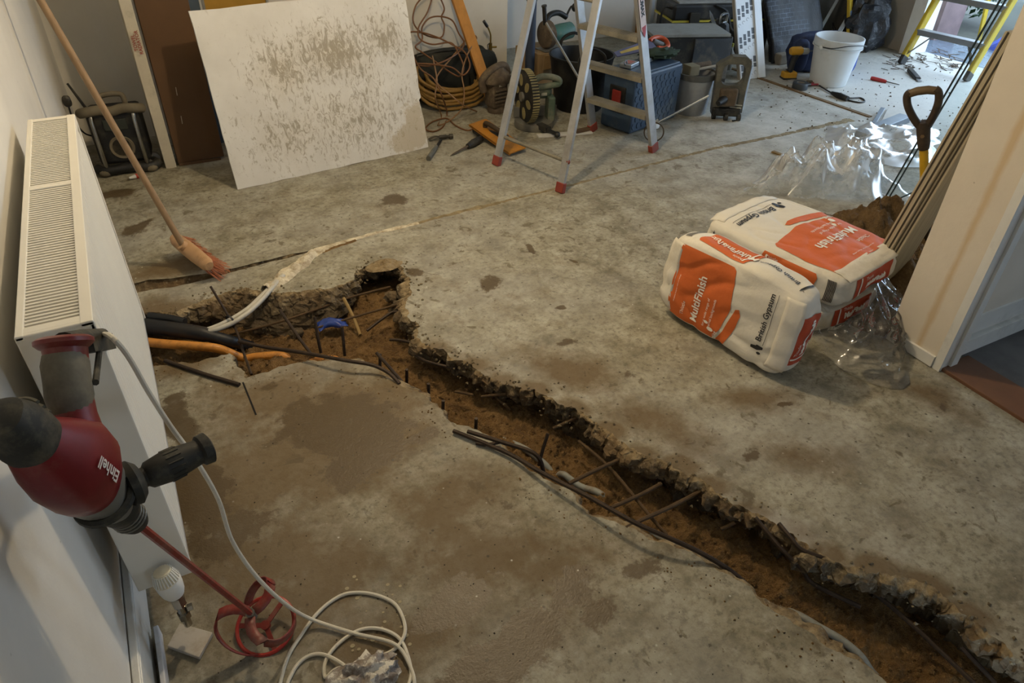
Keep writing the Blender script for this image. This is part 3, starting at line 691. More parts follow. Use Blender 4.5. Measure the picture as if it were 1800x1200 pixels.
    mb = MB(); mb.cyl(T @ V((0, 0, -.02)), T @ V((0, 0, .008)), .011, n=12); B(mb, 'paddle_hub', GREY)
    # strain relief, chuck key and cable
    e0 = OX(142, 597, -.178); e1 = OX(180, 587, -.168)
    mb = MB(); mb.tube([hp, e0, e1], [.018, .017, .011], 14); mb.bar(e0 + V((0, 0, -.01)), e1 + V((0, 0, -.02)), .03, .03); sr = B(mb, 'strain_relief', DRUB, smooth=True)
    mb = MB(); k0 = OX(177, 596, -.165); k1 = OX(168, 672, -.165); mb.tube([k0, k1], .0052, 8); B(mb, 'chuck_key', DRUB)
    pts = [e1, OY(196, 592, 1.13), OY(225, 626, 1.13), OY(262, 690, 1.13), OY(302, 752, 1.13), OY(345, 810, 1.13), OY(384, 878, 1.13), OY(408, 950, 1.135), OY(450, 1012, 1.14), OY(500, 1060, 1.145)]
    loop = [(545, 1087, .026), (620, 1112, .012), (690, 1130, .014), (716, 1160, .010), (728, 1205, .006), (700, 1240, .005), (600, 1250, .005), (512, 1215, .006), (515, 1180, .006), (538, 1155, .006), (568, 1150, .008), (606, 1170, .02), (650, 1215, .02), (700, 1225, .012), (722, 1190, .005), (716, 1150, .005), (700, 1120, .006), (668, 1105, .006), (632, 1107, .006), (596, 1130, .006), (573, 1160, .006), (572, 1190, .006), (592, 1175, .014), (640, 1162, .010), (690, 1143, .006), (711, 1115, .008), (708, 1085, .006), (690, 1058, .005), (650, 1043, .005), (610, 1043, .005), (580, 1058, .005), (553, 1083, .006), (530, 1115, .006), (508, 1150, .006), (495, 1190, .006), (485, 1240, .006)]
    pts += [F(x, y, z) for x, y, z in loop]
    mb = MB(); mb.tube(crom(pts, 7), .0048, 8); B(mb, 'power_cable', CABLE, smooth=True)
mixer()
# ---- plaster bags
BAGW = M('bag_paper', 'd8d3c6', .7, var=.05, scale=6, dirt='a89c82', damt=.15, bump=.25, bscale=26); BAGO = M('bag_orange', 'c9632a', .6, var=.06, bump=.2, bscale=26); BAGR = M('bag_red_orange', 'b5492a', .6, var=.06)
BAGP = M('bag_print_white', 'ece7dc', .6, var=.02); BAGK = M('bag_print_black', '2a2a2c', .6, var=.05)
def bag(label, T, L, W, Tk, seed, prints=True, group='plaster bags', wr=.005, sag=0., n=7.):
    t = thing('plaster_bag', label, 'bag', T, group=group)
    def surf(p, off=0.):
        p = V(p); k = (abs(p.x) ** n + abs(p.y) ** n + abs(p.z) ** 4.5) ** (-1. / n); q = p * k
        r = V((q.x * L / 2, q.y * W / 2, q.z * Tk / 2))
        nn = V((p.x ** 5 / (L / 2), p.y ** 5 / (W / 2), p.z ** 5 / (Tk / 2))).normalized()
        s = fbm(V((r.x * 5 + seed, r.y * 5, r.z * 5)), 2) * wr * 1.6
        e = max(0, abs(p.x) - .5) / .5; s += e * wr * 1.3 * noise.noise(V((r.x * 9, r.y * 15 + seed, r.z * 15)))
        cr = noise.noise(V((r.x * 6 + r.y * 4 + seed * 3, r.y * 9 - r.x * 3, r.z * 7))); s -= wr * .9 * max(0, 1 - abs(cr) * 4)
        r.z += -sag * (q.x ** 2) * .5
        return r + nn * (s + off)
    mb = MB(); N = (84, 58, 22)
    for ax in range(3):
        u_, v_ = [(1, 2), (2, 0), (0, 1)][ax]
        for sg in (-1, 1):
            def fn(a, b):
                p = [0, 0, 0]; p[ax] = sg; p[u_] = (a * 2 - 1) * (1 if sg > 0 else -1); p[v_] = b * 2 - 1; return surf(p)
            mb.sheet(fn, N[u_], N[v_])
    o = mb.build('sack', BAGW, t)
    bm = bmesh.new(); bm.from_mesh(o.data); bmesh.ops.remove_doubles(bm, verts=bm.verts, dist=1e-4); bmesh.ops.recalc_face_normals(bm, faces=bm.faces); bm.to_mesh(o.data); bm.free()
    o.data.polygons.foreach_set('use_smooth', [True] * len(o.data.polygons))
    H = {'top': (lambda x, y: (x, y, 1), L / 2, W / 2), 'side': (lambda x, y: (x, -1, y), L / 2, Tk / 2), 'endp': (lambda x, y: (1, x, y), W / 2, Tk / 2), 'endn': (lambda x, y: (-1, -x, y), W / 2, Tk / 2)}
    def put(name, face, shapes, mat, off):
        fn, sx, sy = H[face]; mb = MB()
        for vs, fs in shapes:
            mb.add([surf(fn(max(-1, min(1, x)), max(-1, min(1, y))), off) for x, y in vs], fs)
        return mb.build(name, mat, t, smooth='all')
    def tx(face, body, size, cx, cy, ang=0., bold=0.):
        _, sx, sy = H[face]; vs, fs = text2d(body, size, bold); c, s = math.cos(math.radians(ang)), math.sin(math.radians(ang))
        return [(cx + (x * c - y * s) / sx, cy + (x * s + y * c) / sy) for x, y in vs], fs
    if not prints: return t
    D = lambda poly, st=.07: decal2d(poly, st * .5)
    # printed face: reading direction is -y, top of the letters towards +x
    put('orange_panel', 'top', [D([(.84, -.88), (.84, .96), (.04, .96), (-.04, .62), (-.12, .02), (-.03, -.80), (.02, -.88)])], BAGO, .0020)
    put('orange_band', 'top', [D([(-.005, .965), (-.15, .965), (-.25, .35), (-.27, .08), (-.235, -.06), (-.185, -.02), (-.165, .1), (-.085, .62)], .06)], BAGO, .0022)
    put('lettering', 'top', [tx('top', 'MultiFinish', .130 * W, .36, .20, -90, .0026 * W)], BAGP, .0046)
    sl_ = put('small_lettering', 'top', [tx('top', 'Thistle', .062 * W, .56, .58, -90), tx('top', 'for a wide range of', .044 * W, .20, .38, -90), tx('top', 'internal backgrounds', .044 * W, .11, .36, -90), tx('top', '25kg', .062 * W, -.0, .80, -90, .001 * W), tx('top', 'the plaster finish for walls and ceilings', .022 * W, .72, .2, -90)], BAGP, .0046)
    tag(sl_, kind='stuff')
    for q in (circ(.08, .70, .05, 14), circ(.16, .58, .035, 14)): put('print_symbol', 'top', [D(q, .05)], BAGP, .0046)
    put('maker_lettering', 'top', [tx('top', 'British Gypsum', .088 * W, -.60, -.20, -90, .0018 * W)], BAGK, .0032)
    put('maker_logo', 'top', [D([(-.69, .50), (-.62, .56), (-.52, .56), (-.52, .49), (-.59, .46), (-.60, .43), (-.69, .44)], .05), D(circ(-.65, .62, .030, 12), .05)], BAGK, .0032)
    put('maker_rule', 'top', [D([(-.675, .4), (-.675, -.78), (-.682, -.78), (-.682, .4)], .1)], BAGK, .0032)
    # long side
    put('orange_label', 'side', [D([(-.06, .72), (.64, .72), (.66, .5), (.60, -.62), (.30, -.80), (-.02, -.80), (-.14, -.70)], .09)], BAGO, .0022)
    put('label_lettering', 'side', [tx('side', 'MultiFinish', .044, .17, .05, 0, .001), tx('side', 'Thistle', .02, .06, .48), tx('side', '25kg', .024, .53, -.1, 0, .0005), D([(.0, .6), (-.06, -.55), (.6, -.58), (.6, -.64), (-.085, -.62), (-.02, .6)], .08)], BAGP, .0046)
    put('maker_logo', 'side', [tx('side', 'British Gypsum', .029, -.45, .05, 0, .0006), D([(-.90, -.5), (-.86, -.5), (-.845, -.1), (-.825, .3), (-.845, .5), (-.87, .1)], .05), D(circ(-.89, .35, .02, 10), .05)], BAGK, .0032)
    put('barcode', 'side', [D([(.80 + k * .02, -.6), (.80 + k * .02 + .012, -.6), (.80 + k * .02 + .012, .7), (.80 + k * .02, .7)], .2) for k in range(7)], BAGK, .0024)
    for f in ('endp', 'endn'):
        put('red_label', f, [D(rrect(-.62, -.62, .5, .72, .1), .12)], BAGR, .0022)
        put('label_lettering', f, [tx(f, 'MultiFinish', .034, -.0, -.02, 0, .0022), tx(f, 'Thistle', .02, -.25, .42), tx(f, '25kg', .014, -.2, -.4), D([(-.5, .6), (-.46, .6), (-.44, -.5), (.4, -.52), (.4, -.57), (-.48, -.56)], .1)], BAGP, .0044)
    # folded end flaps
    for sg in (1, -1):
        mb = MB()
        def fl(u, v, sg=sg):
            y = (u * 2 - 1) * .86; p = surf((sg, y, .75), .003); q = surf((sg * .80, y, 1), .002)
            return p.lerp(q, v) + V((sg * .012 * (1 - v), 0, .004 * math.sin(v * PI))) + V((0, 0, .003 * noise.noise(V((u * 9 + seed, v * 4, 0)))))
        mb.sheet(fl, 18, 5); mb.build('end_flap', BAGW, t, solid=.0012, smooth=True)
    return t
def mat3(org, x, y, z):
    m = Matrix(((x[0], y[0], z[0]), (x[1], y[1], z[1]), (x[2], y[2], z[2]))).to_4x4(); m.translation = V(org); return m
# bottom bag of the stack, top bag on it, third bag on its edge against them
d1 = V((.10, -.68, 0)).normalized(); n1 = V((-d1.y, d1.x, 0))
bag('white plaster bag lying flat, mostly hidden under the other two bags', mat3((2.385, 1.835, .070), d1, n1, (0, 0, 1)), .665, .455, .14, 3., n=6.)
d2 = V((.139, -.671, .0)).normalized(); n2 = V((-d2.y, d2.x, 0)); tl = Matrix.Rotation(math.radians(1.), 4, 'X')
bag('orange and white plaster bag lying flat on top of the stack', mat3((2.392, 1.826, .226), d2, n2, (0, 0, 1)) @ tl, .69, .49, .145, 11., n=7.5)
x3 = V((-.104, .59, 0)).normalized(); z3 = V((-.985, -.17, .10)); y3 = z3.cross(x3).normalized(); z3 = x3.cross(y3)
bag('orange and white plaster bag standing on its long edge in front', mat3((1.895, 1.66, .188), x3, y3, z3), .625, .372, .165, 23., wr=.007, n=6.5)
# ---- aluminium step ladder
ALU = M('ladder_aluminium', 'b4b6b8', .42, .75, var=.1, scale=14, dirt='8c836e', damt=.25); ALU2 = M('ladder_step_aluminium', '8f8a7c', .55, .5, var=.15, dirt='5d5746', damt=.35); FOOT = M('red_ladder_foot', '7f3428', .6, var=.15, dirt='6b4a3c', damt=.25)
def ladder():
    r1, r2, s1, s2 = F(872, 290), F(984, 338), F(1042, 230), F(1149, 266)
    c = (r1 + r2 + s1 + s2) / 4; ax = ((s1 + s2) - (r1 + r2)).normalized(); wd = ((r1 + s1) - (r2 + s2)).normalized()
    top = 1.42; t = thing('step_ladder', 'aluminium step ladder with red feet standing open in the room', 'ladder', loc=c)
    def P_(foot, z, tp): return foot.lerp(tp, z / top)
    rm, sm = (r1 + r2) / 2 + ax * .36 + V((0, 0, top)), (s1 + s2) / 2 - ax * .46 + V((0, 0, top)); tr1, tr2, ts1, ts2 = rm + wd * .2, rm - wd * .2, sm + wd * .2, sm - wd * .2
    for f_, tp in ((r1, tr1), (r2, tr2)):
        mb = MB(); mb.bar(P_(f_, .045, tp), tp, .022, .046, wd); mb.build('rear_rail', ALU, t, world=True, bevel=.002)
    for f_, tp in ((s1, ts1), (s2, ts2)):
        mb = MB(); mb.bar(P_(f_, .045, tp), tp, .060, .024, wd); mb.build('step_rail', ALU, t, world=True, bevel=.002)
    for f_, tp in ((r1, tr1), (r2, tr2), (s1, ts1), (s2, ts2)):
        mb = MB(); mb.bar(P_(f_, .0, tp), P_(f_, .055, tp), .030 if f_ in (r1, r2) else .068, .054 if f_ in (r1, r2) else .034, wd); mb.build('foot', FOOT, t, world=True, bevel=.004)
    for k in range(1, 6):
        z = .235 * k; a, b = P_(s1, z, ts1), P_(s2, z, ts2)
        mb = MB(); mb.bar(a - wd * .01, b + wd * .01, .085, .028, (0, 0, 1)); st = mb.build('step', ALU2, t, world=True, bevel=.002)
        mb = MB()
        for q in range(5): mb.bar(a - wd * .02 + ax * (-.032 + .016 * q) + V((0, 0, .0145)), b + wd * .02 + ax * (-.032 + .016 * q) + V((0, 0, .0145)), .006, .003)
        mb.build('tread_ridges', ALU2, st, world=True, kind='stuff')
    mb = MB(); a, b = P_(r1, .17, tr1), P_(r2, .17, tr2); mb.cyl(a + wd * .012, b - wd * .012, .011, n=12); mb.build('rear_crossbar', ALU2, t, world=True, smooth=True)
    mb = MB(); mb.blob(b - wd * .016 - ax * .0, (.012, .012, .016), 10, 8); mb.build('crossbar_plug', FOOT, t, world=True, smooth=True)
    mb = MB(); a, b = P_(r1, .95, tr1), P_(r2, .95, tr2); mb.cyl(a, b, .011, n=12); mb.build('rear_crossbar', ALU2, t, world=True, smooth=True)
    mb = MB(); mb.bar(ts1 + wd * .03 - ax * .04, ts2 - wd * .03 - ax * .04, .26, .04); mb.build('top_platform', ALU2, t, world=True, bevel=.004)
    # maker's sticker on the near step rail
    d = (ts2 - s2).normalized(); T = frame(P_(s2, .86, ts2), -d, z=-wd); T.translation = T.translation - wd * .0155
    out = T.to_3x3() @ V((0, 0, 1))
    STK = M('sticker_pale', 'd9cdd0', .5); STR = M('sticker_red', 'a83a44', .5)
    mb = MB(); mb.prism(rrect(-.16, -.024, .115, .024, .02), 0, .0006, T); sk = mb.build('sticker', STK, t, world=True)
    mb = MB(); mb.prism([(.085, -.018), (.125, -.012), (.15, 0), (.125, .012), (.085, .018)], 0, .0012, T); mb.build('sticker_mark', STR, sk, world=True)
    vs, fs = text2d('ALUMAX', .034, .0022); mb = MB(); mb.add([T @ V((x - .04, y, .0014)) for x, y in vs], fs); mb.build('lettering', M('print_black', '1d1d1f', .5), sk, world=True)
ladder()
# ---- plasterboard sheet leaning on the cartons
def plasterboard():
    a, b = F(418, 333), F(752, 259); e = (b - a); Lb = e.length; e.normalize(); nrm = V((-e.y, e.x, 0))
    best = None
    for i in range(20, 80):
        for j in range(60, 110):
            s, h = i * .01, j * .01; p = a + nrm * s + V((0, 0, h)); q = R3.transposed() @ (p - EYE); x, y = 900 + FPX * q.x / -q.z, 600 - FPX * q.y / -q.z
            er = (x - 331) ** 2 + (y - 20) ** 2
            if best is None or er < best[0]: best = (er, s, h)
    _, s, h = best; up = (nrm * s + V((0, 0, h))); Hh = up.length; up.normalize()
    m, t = newmat('smeared_plasterboard'); tc = t.new('ShaderNodeTexCoord'); vec = tc.outputs['Object']
    mp = t.new('ShaderNodeMapping'); mp.inputs['Rotation'].default_value = (0, 0, .5); mp.inputs['Scale'].default_value = (1.2, .55, 1); t.link(vec, mp.inputs[0])
    zone = blobmask(t, vec, [(.12, .16, .5, .30, -6, 1.2), (-.2, .12, .3, .3, 0, 1.), (.42, .2, .3, .25, 0, 1.), (.15, -.2, .8, .4, 0, .8), (-.25, -.22, .5, .35, 0, .8)])
    str_ = t.noise(mp.outputs[0], 32, 5, .75, 1.2)
    k = t.ramp(t.math('ADD', t.math('MULTIPLY', zone, .22), str_), [(.625, 0.), (.73, 1.)])
    soft = t.ramp(t.math('ADD', t.math('MULTIPLY', zone, .4), t.math('MULTIPLY', t.noise(vec, 5, 5, .7), .6)), [(.45, 0.), (.85, 1.)])
    c = t.ramp(t.noise(vec, 4, 5), [(.3, (.56, .55, .52)), (.7, (.66, .655, .63))])
    c = t.mix(t.math('MULTIPLY', soft, .38), c, (.42, .35, .22)); c = t.mix(t.math('MULTIPLY', k, .6), c, (.17, .13, .065))
    cor = blobmask(t, vec, [(.50, -.36, .22, .13, 10, 1.3), (.54, -.28, .12, .16, 0, 1.1)])
    kc = t.ramp(t.math('ADD', cor, t.math('MULTIPLY', t.math('SUBTRACT', t.noise(vec, 16, 8, .75), .5), 2.2)), [(.30, 0.), (.52, 1.)])
    c = t.mix(t.math('MULTIPLY', kc, .55), c, (.34, .26, .13))
    t.link(c, t.b.inputs['Base Color']); t.b.inputs['Roughness'].default_value = .7
    T = frame(a + e * Lb / 2 + up * Hh / 2, e, y=up)
    mb = MB(); rnd = random.Random(3)
    def edge(p, q, n):
        return [V(p).lerp(V(q), i / n) + V((rnd.uniform(-.003, .003), rnd.uniform(-.003, .003))) for i in range(n)]
    x_, y_ = Lb / 2, Hh / 2
    pl = edge((-x_, -y_), (x_, -y_), 14) + edge((x_, -y_), (x_, -.22), 4) + [V((x_ - .008, -.2)), V((x_ - .012, -.16)), V((x_, -.15))] + edge((x_, -.14), (x_, y_), 10) + edge((x_, y_), (-x_, y_), 8) + edge((-x_, y_), (-x_, -y_), 12)
    o = bpy.data.objects.new('tmp', None)
    mb.prism(pl, -.0065, .0065)
    t_ = thing('plasterboard_sheet', 'large white sheet smeared with brown mud, leaning against the cartons', 'board', T)
    mb.build('board_face', m, t_)
plasterboard()
# ================================================================== things at the back of the room
def lettering(parent, body, size, T, mat, bold=.0, name='lettering', world=True):
    vs, fs = text2d(body, size, bold); mb = MB(); mb.add([T @ V((x, y, 0)) for x, y in vs], fs); return mb.build(name, mat, parent, world=world)
CARDW = M('white_carton', 'bdb6a4', .8, var=.07, dirt='7d7460', damt=.25); CARDB = M('brown_cardboard', '59412a', .85, var=.1, scale=4); CARDT = M('tan_cardboard', '8d7450', .85, var=.12)
def cartons():
    t = thing('slim_carton', 'tall slim white carton with red writing on its narrow side', 'box', loc=(.092, 4.405, 0))
    mb = MB(); mb.box((0, .24, .64), (.058, .46, 1.28)); b = mb.build('carton_body', CARDW, t, bevel=.003)
    mb = MB(); mb.box((0, .24, .641), (.030, .461, 1.282)); mb.build('carton_seam', CARDW, t)
    RT = M('red_print', '8f3a2e', .7); T = frame((0, -.0018, .70), (0, 0, 1), z=(0, -1, 0))
    for i, wd in enumerate(('TOWEL', 'RADIATOR')): lettering(t, wd, .024, T @ tr(0, .010 - .021 * i, 0), RT, .0004, 'red_lettering', world=False)
    t = thing('brown_carton', 'large dark brown cardboard carton standing behind the muddy board', 'box', loc=(.135 + (OY(332, 5, 4.43).x - .135) / 2, 4.43, 0)); cw = OY(332, 5, 4.43).x - .135
    mb = MB(); mb.box((0, .05, .64), (cw, .10, 1.25)); mb.build('carton_body', CARDB, t, bevel=.004)
    mb = MB(); mb.box((-.01, -.003, .007), (cw * .9, .012, .014), rot('Y', 1.2)); mb.build('torn_flap', CARDB, t)
    for z in (.42, .26): mb = MB(); mb.box((-.07, -.0015, z), (.004, .002, .045), rot('Y', 4)); mb.build('staple', M('staple_pale', 'a79c88', .5), t)
cartons()
def gold_tray():
    a = OY(362, 16, 4.72); b = OY(470, 8, 4.72); G = M('gold_metal', 'd0a24a', .3, .55, var=.1)
    t = thing('gold_tray', 'shiny gold ribbed metal panel sticking up behind the muddy board', 'metal panel', loc=((a.x + b.x) / 2, 4.76, 0))
    w_ = b.x - a.x; mb = MB(); mb.box((0, 0, .5), (w_, .012, 1.0)); mb.build('panel', G, t, bevel=.003)
    for k in range(4): mb = MB(); mb.cyl((-w_ / 2 + .02, -.012, .985 - k * .035), (w_ / 2 - .01, -.012, .985 - k * .035), .009, n=10); mb.build('rib', G, t, smooth=True)
    for s in (-1, 1): mb = MB(); mb.box((s * (w_ / 2 + .006), -.004, .5), (.014, .034, 1.01)); mb.build('frame_side', M('tray_frame', 'a7a6a0', .35, .6), t)
    c = OY(343, 12, 4.72); B_ = M('blue_grey_card', '4d5a66', .7)
    t = thing('blue_carton', 'narrow blue grey carton beside the gold metal panel', 'box', loc=(c.x - .005, 4.72, 0)); mb = MB(); mb.box((0, .02, .5), (.08, .08, 1.0)); mb.build('carton_body', B_, t, bevel=.002); mb = MB(); mb.box((.035, -.0215, .5), (.012, .002, 1.0)); mb.build('white_stripe', M('stripe_white', 'b9b7b0', .6), t)
gold_tray()
BLK = M('black_plastic', '1b1c1d', .5, var=.25, dirt='5e584a', damt=.28, dscale=7); CHR = M('chrome_bar', '9c9c98', .25, 1., var=.1, dirt='4e483c', damt=.2); DUS = M('dusty_plastic', '6b6352', .8, var=.2, scale=12)
def radio():
    t = thing('site_radio', 'dusty black site radio with two chrome roll bars in the corner', 'radio', loc=(-.128, 4.44, 0), rz=-.1)
    mb = MB(); mb.box((0, .11, .20), (.27, .2, .29)); mb.build('body', BLK, t, bevel=.02)
    mb = MB()
    for k in range(24): a = k / 24 * 2 * PI; mb.v  # ring of the speaker grille below
    mb.lathe([(.0, .0), (.05, .0), (.062, .006), (.066, 0)], 24, tr(.0, .01, .15) @ rot('X', 90)); mb.build('speaker', DUS, t, smooth=True)
    mb = MB(); mb.box((.0, .008, .28), (.12, .012, .06)); mb.build('display', M('display_dark', '30342f', .3), t, bevel=.004)
    for x in (-.105, .105):
        mb = MB(); mb.tube([(x, -.01, .05), (x, -.02, .08), (x, -.02, .31), (x, -.005, .335)], .0125, 12); mb.build('chrome_bar', CHR, t, smooth=True)
    mb = MB(); mb.tube(crom([(-.155, .03, .35), (-.12, -.005, .365), (-.06, .0, .368), (.0, .004, .355), (.06, .0, .368), (.12, -.005, .365), (.155, .03, .35)], 5), .026, 12); mb.build('top_bumper', DUS, t, smooth=True)
    mb = MB(); mb.tube(crom([(-.05, .1, .34), (-.05, .1, .40), (-.02, .1, .418), (.05, .1, .418), (.07, .1, .40), (.07, .1, .34)], 4), .014, 10); mb.build('carry_handle', DUS, t, smooth=True)
    mb = MB(); mb.tube(crom([(-.16, .03, .035), (-.12, -.01, .03), (0, .0, .035), (.12, -.01, .03), (.16, .03, .035)], 5), .026, 12); mb.build('bottom_bumper', BLK, t, smooth=True)
    for x in (-.12, .12):
        mb = MB(); mb.blob((x, -.012, .024), (.036, .03, .024), 12, 8); mb.build('foot', DUS, t, smooth=True)
    mb = MB(); mb.cyl((-.13, .1, .36), (-.18, .12, .49), .008, .006, 8); mb.build('aerial', BLK, t)
    cp = [V((-.14, .1, .2)), V((-.17, .05, .24)), V((-.19, .0, .33)), V((-.185, -.03, .42))]; mb = MB(); mb.tube(crom(cp, 6), .0045, 8); mb.build('cord', BLK, t, smooth=True)
    mb = MB(); mb.blob((-.185, -.03, .44), (.022, .018, .03), 12, 8, .1, pw=.8); mb.build('plug', BLK, t, smooth=True)
    t = thing('tape_roll', 'small pale disc standing beside the slim white carton', 'tape', loc=F(272, 286)); mb = MB(); mb.lathe([(.018, 0), (.036, 0), (.038, .006), (.038, .04), (.018, .04), (.018, 0)], 22, tr(0, 0, .038) @ rot('X', 90)); mb.build('roll', M('tape_pale', '8f8c86', .6), t, smooth=True)
    mb = MB(); mb.lathe([(0, .01), (.018, .01)], 16, tr(0, 0, .038) @ rot('X', 90)); mb.build('core', M('core_card', '7d7a72', .8), t)
    t = thing('small_tube', 'small red and white tube lying by the black radio', 'tube', loc=F(240, 314)); mb = MB(); mb.cyl((0, 0, .014), (.045, .012, .014), .014, n=12); mb.build('red_cap', M('cap_red', '9c3a2a', .5), t, smooth=True); mb = MB(); mb.cyl((0, 0, .014), (-.035, -.01, .014), .012, .006, 12); mb.build('white_nozzle', M('nozzle_white', 'c9c9c4', .4), t, smooth=True)
radio()
WOODH = M('broom_handle_wood', '8c7355', .6, var=.18, scale=7, stretch=(8, 8, .7), dirt='5d4630', damt=.2); WOODB = M('broom_stock_wood', 'b08c66', .65, var=.12, dirt='7a5c40', damt=.3, dscale=14)
def broom():
    h0 = F(335, 436, .095); top = OY(75, 0, 3.42); d = (top - h0).normalized(); end = h0 + d * ((-.325 - h0.x) / d.x)
    # stock direction as seen in the photo
    s0, s1 = F(309, 420, .085), F(372, 470, .075); ax = (s1 - s0).normalized(); c = (s0 + s1) / 2
    T = frame(c, ax, z=V((-.62, .30, .62)))
    t = thing('stiff_broom', 'wooden broom with stiff red bristles leaning against the left wall', 'broom', loc=V((c.x, c.y, 0)))
    L = (s1 - s0).length; mb = MB()
    prof = [(-L / 2, .020), (-L / 2 + .02, .030), (-.05, .034), (.05, .034), (L / 2 - .02, .030), (L / 2, .020)]
    mb.rings([[T @ V((x, w_ * math.cos(a), .018 * math.sin(a) + .012)) for a in [2 * PI * j / 14 for j in range(14)]] for x, w_ in prof]); mb.build('stock', WOODB, t, world=True, smooth=True)
    mb = MB(); mb.cyl(T @ V((-.045, 0, .018)), T @ V((-.045, 0, .045)), .026, .020, 14); mb.build('socket', WOODB, t, world=True, smooth=True)
    mb = MB(); s = T @ V((-.045, 0, .03)); mb.tube([s, s.lerp(end, .5), end], [.0145, .0145, .0135], 12); mb.build('handle', WOODH, t, world=True, smooth=True)
    mb = MB(); rnd = random.Random(5)
    for i in range(13):
        for j in range(5):
            x = -L / 2 + .015 + (L - .03) * i / 12; y = -.024 + .012 * j; b = T @ V((x, y, 0))
            for k in range(6):
                e = T @ V((x * 1.12 + rnd.gauss(0, .006), y * 1.5 + rnd.gauss(0, .007), -.078 + rnd.gauss(0, .005)))
                if e.z < .002: e.z = .002
                mb.tube([b + V((rnd.gauss(0, .002), rnd.gauss(0, .002), 0)), e], [.0014, .0011], 3, cap=False)
    mb.build('bristles', M('red_bristle', 'a8623a', .6, var=.3, scale=60), t, world=True, kind='stuff')
broom()
# ---- corner with the hoses
def hose_corner():
    y = 4.89; a, b = OY(722, 95, y), OY(864, 112, y); z1 = a.z; w_ = b.x - a.x
    t = thing('tool_holdall', 'long black fabric tool bag lying behind the coiled hose', 'bag', loc=((a.x + b.x) / 2, y, 0))
    mb = MB(); mb.blob((0, 0, z1 * .5), (w_ * .54, .10, z1 * .52), 26, 14, .10, 2.5, 4., pw=.55); mb.build('bag_body', M('black_fabric', '20221d', .8, var=.25, dirt='4b4434', damt=.25), t, smooth=True)
    mb = MB(); mb.tube(crom([(-w_ * .45, -.04, z1 * .98), (-.1, -.05, z1 * 1.03), (.1, -.05, z1 * 1.0), (w_ * .45, -.04, z1 * .92)], 6), .007, 6); mb.build('zip', BLK, t)
    mb = MB(); mb.tube(crom([(-.1, -.09, z1 * .7), (-.09, -.11, z1 * .95), (.05, -.11, z1 * .98), (.09, -.09, z1 * .65)], 6), .012, 8, flat=.4); mb.build('carry_strap', BLK, t, smooth=True)
    # thick hose coil, tilted back against the bag
    c = F(796, 184, .0); HO = M('tan_hose', '8a6a32', .55, var=.15, dirt='5a4526', damt=.3, dscale=10)
    pts = []; rnd = random.Random(2)
    for k in range(12 * 22):
        a_ = 2 * PI * k / 22; lp = k / 22; r = .215 + .03 * math.sin(lp * 2.3) + .012 * noise.noise(V((lp * 1.7, a_, 0)))
        x, yy = r * math.cos(a_) * 1.08, r * math.sin(a_) * .78; zz = .014 + .011 * lp + .012 * noise.noise(V((a_ * .8, lp, 3)))
        pts.append(V((c.x + .015 * math.sin(lp * 1.9) + x, c.y + .0 + yy * .72, zz + max(0, yy + .17) * .55)))
    mb = MB(); mb.tube(pts, .0118, 8); mb.build('coiled_hose', HO, smooth=True, label='thick tan hose wound in a flat coil on the floor', cat='hose')
    # thin cable tangle
    C = [((772, -8), 4.9), ((781, 15), 4.9), ((776, 30), 4.9), ((781, 45), 4.88), ((775, 66), 4.86), ((745, 60), 4.86), ((727, 40), 4.9), ((730, 12), 4.92), ((745, -6), 4.92), ((760, -12), 4.92), ((752, 20), 4.9), ((736, 48), 4.86), ((738, 68), 4.8), ((760, 78), 4.76), ((792, 75), 4.76), ((805, 92), 4.7), ((815, 118), 4.64), ((808, 134), 4.62), ((790, 126), 4.62), ((765, 108), 4.66), ((742, 92), 4.7), ((730, 82), 4.74), ((742, 70), 4.8), ((742, 48), 4.88), ((755, 32), 4.9), ((775, 29), 4.9), ((795, 36), 4.88), ((806, 58), 4.84), ((816, 76), 4.78), ((806, 92), 4.7), ((780, 108), 4.64), ((752, 116), 4.64), ((728, 112), 4.66), ((760, 113), 4.62), ((795, 119), 4.6), ((814, 132), 4.58), ((826, 116), 4.6), ((817, 92), 4.68), ((798, 80), 4.74), ((770, 66), 4.8), ((740, 57), 4.84), ((718, 60), 4.84), ((726, 96), 4.7), ((740, 122), 4.6), ((762, 138), 4.56), ((776, 166), 4.5), ((786, 200), None), ((779, 222), None), ((762, 231), None), ((748, 226), None), ((760, 214), None), ((785, 208), None), ((800, 220), None), ((822, 229), None), ((840, 222), None)]
    pts = [OY(*p, y_) if y_ else F(*p, .006) for p, y_ in C]
    mb = MB(); mb.tube(crom(pts, 6), .0055, 7); mb.build('tangled_cable', M('brown_cable', '6e4a2c', .5, var=.15), smooth=True, label='thin orange brown cable tangled in loops over the black bag', cat='cable')
    # second strand set
    C2 = [((760, 98), 4.66), ((768, 140), 4.56), ((765, 172), 4.48), ((776, 204), None), ((770, 220), None), ((790, 212), None), ((812, 190), 4.46), ((816, 160), 4.54), ((812, 130), 4.6), ((820, 100), 4.66), ((830, 80), 4.74), ((838, 66), 4.8), ((826, 60), 4.86), ((815, 75), 4.8), ((795, 100), 4.68), ((772, 128), 4.6), ((768, 145), 4.54), ((790, 165), 4.46), ((815, 185), 4.42), ((838, 196), None)]
    pts = [OY(*p, y_) if y_ else F(*p, .006) for p, y_ in C2]
    mb = MB(); mb.tube(crom(pts, 6), .005, 7); mb.build('flex_cable', M('pale_brown_cable', '80603f', .5, var=.15), smooth=True, label='pale brown flex hanging in front of the coiled hose', cat='cable')
    # timber batten leaning into the corner
    p0, p1 = OY(846, 124, 4.66), OY(800, -10, 4.92); d = (p1 - p0).normalized(); f = p0 - d * (p0.z / d.z); e = p0 + d * ((4.985 - p0.y) / d.y)
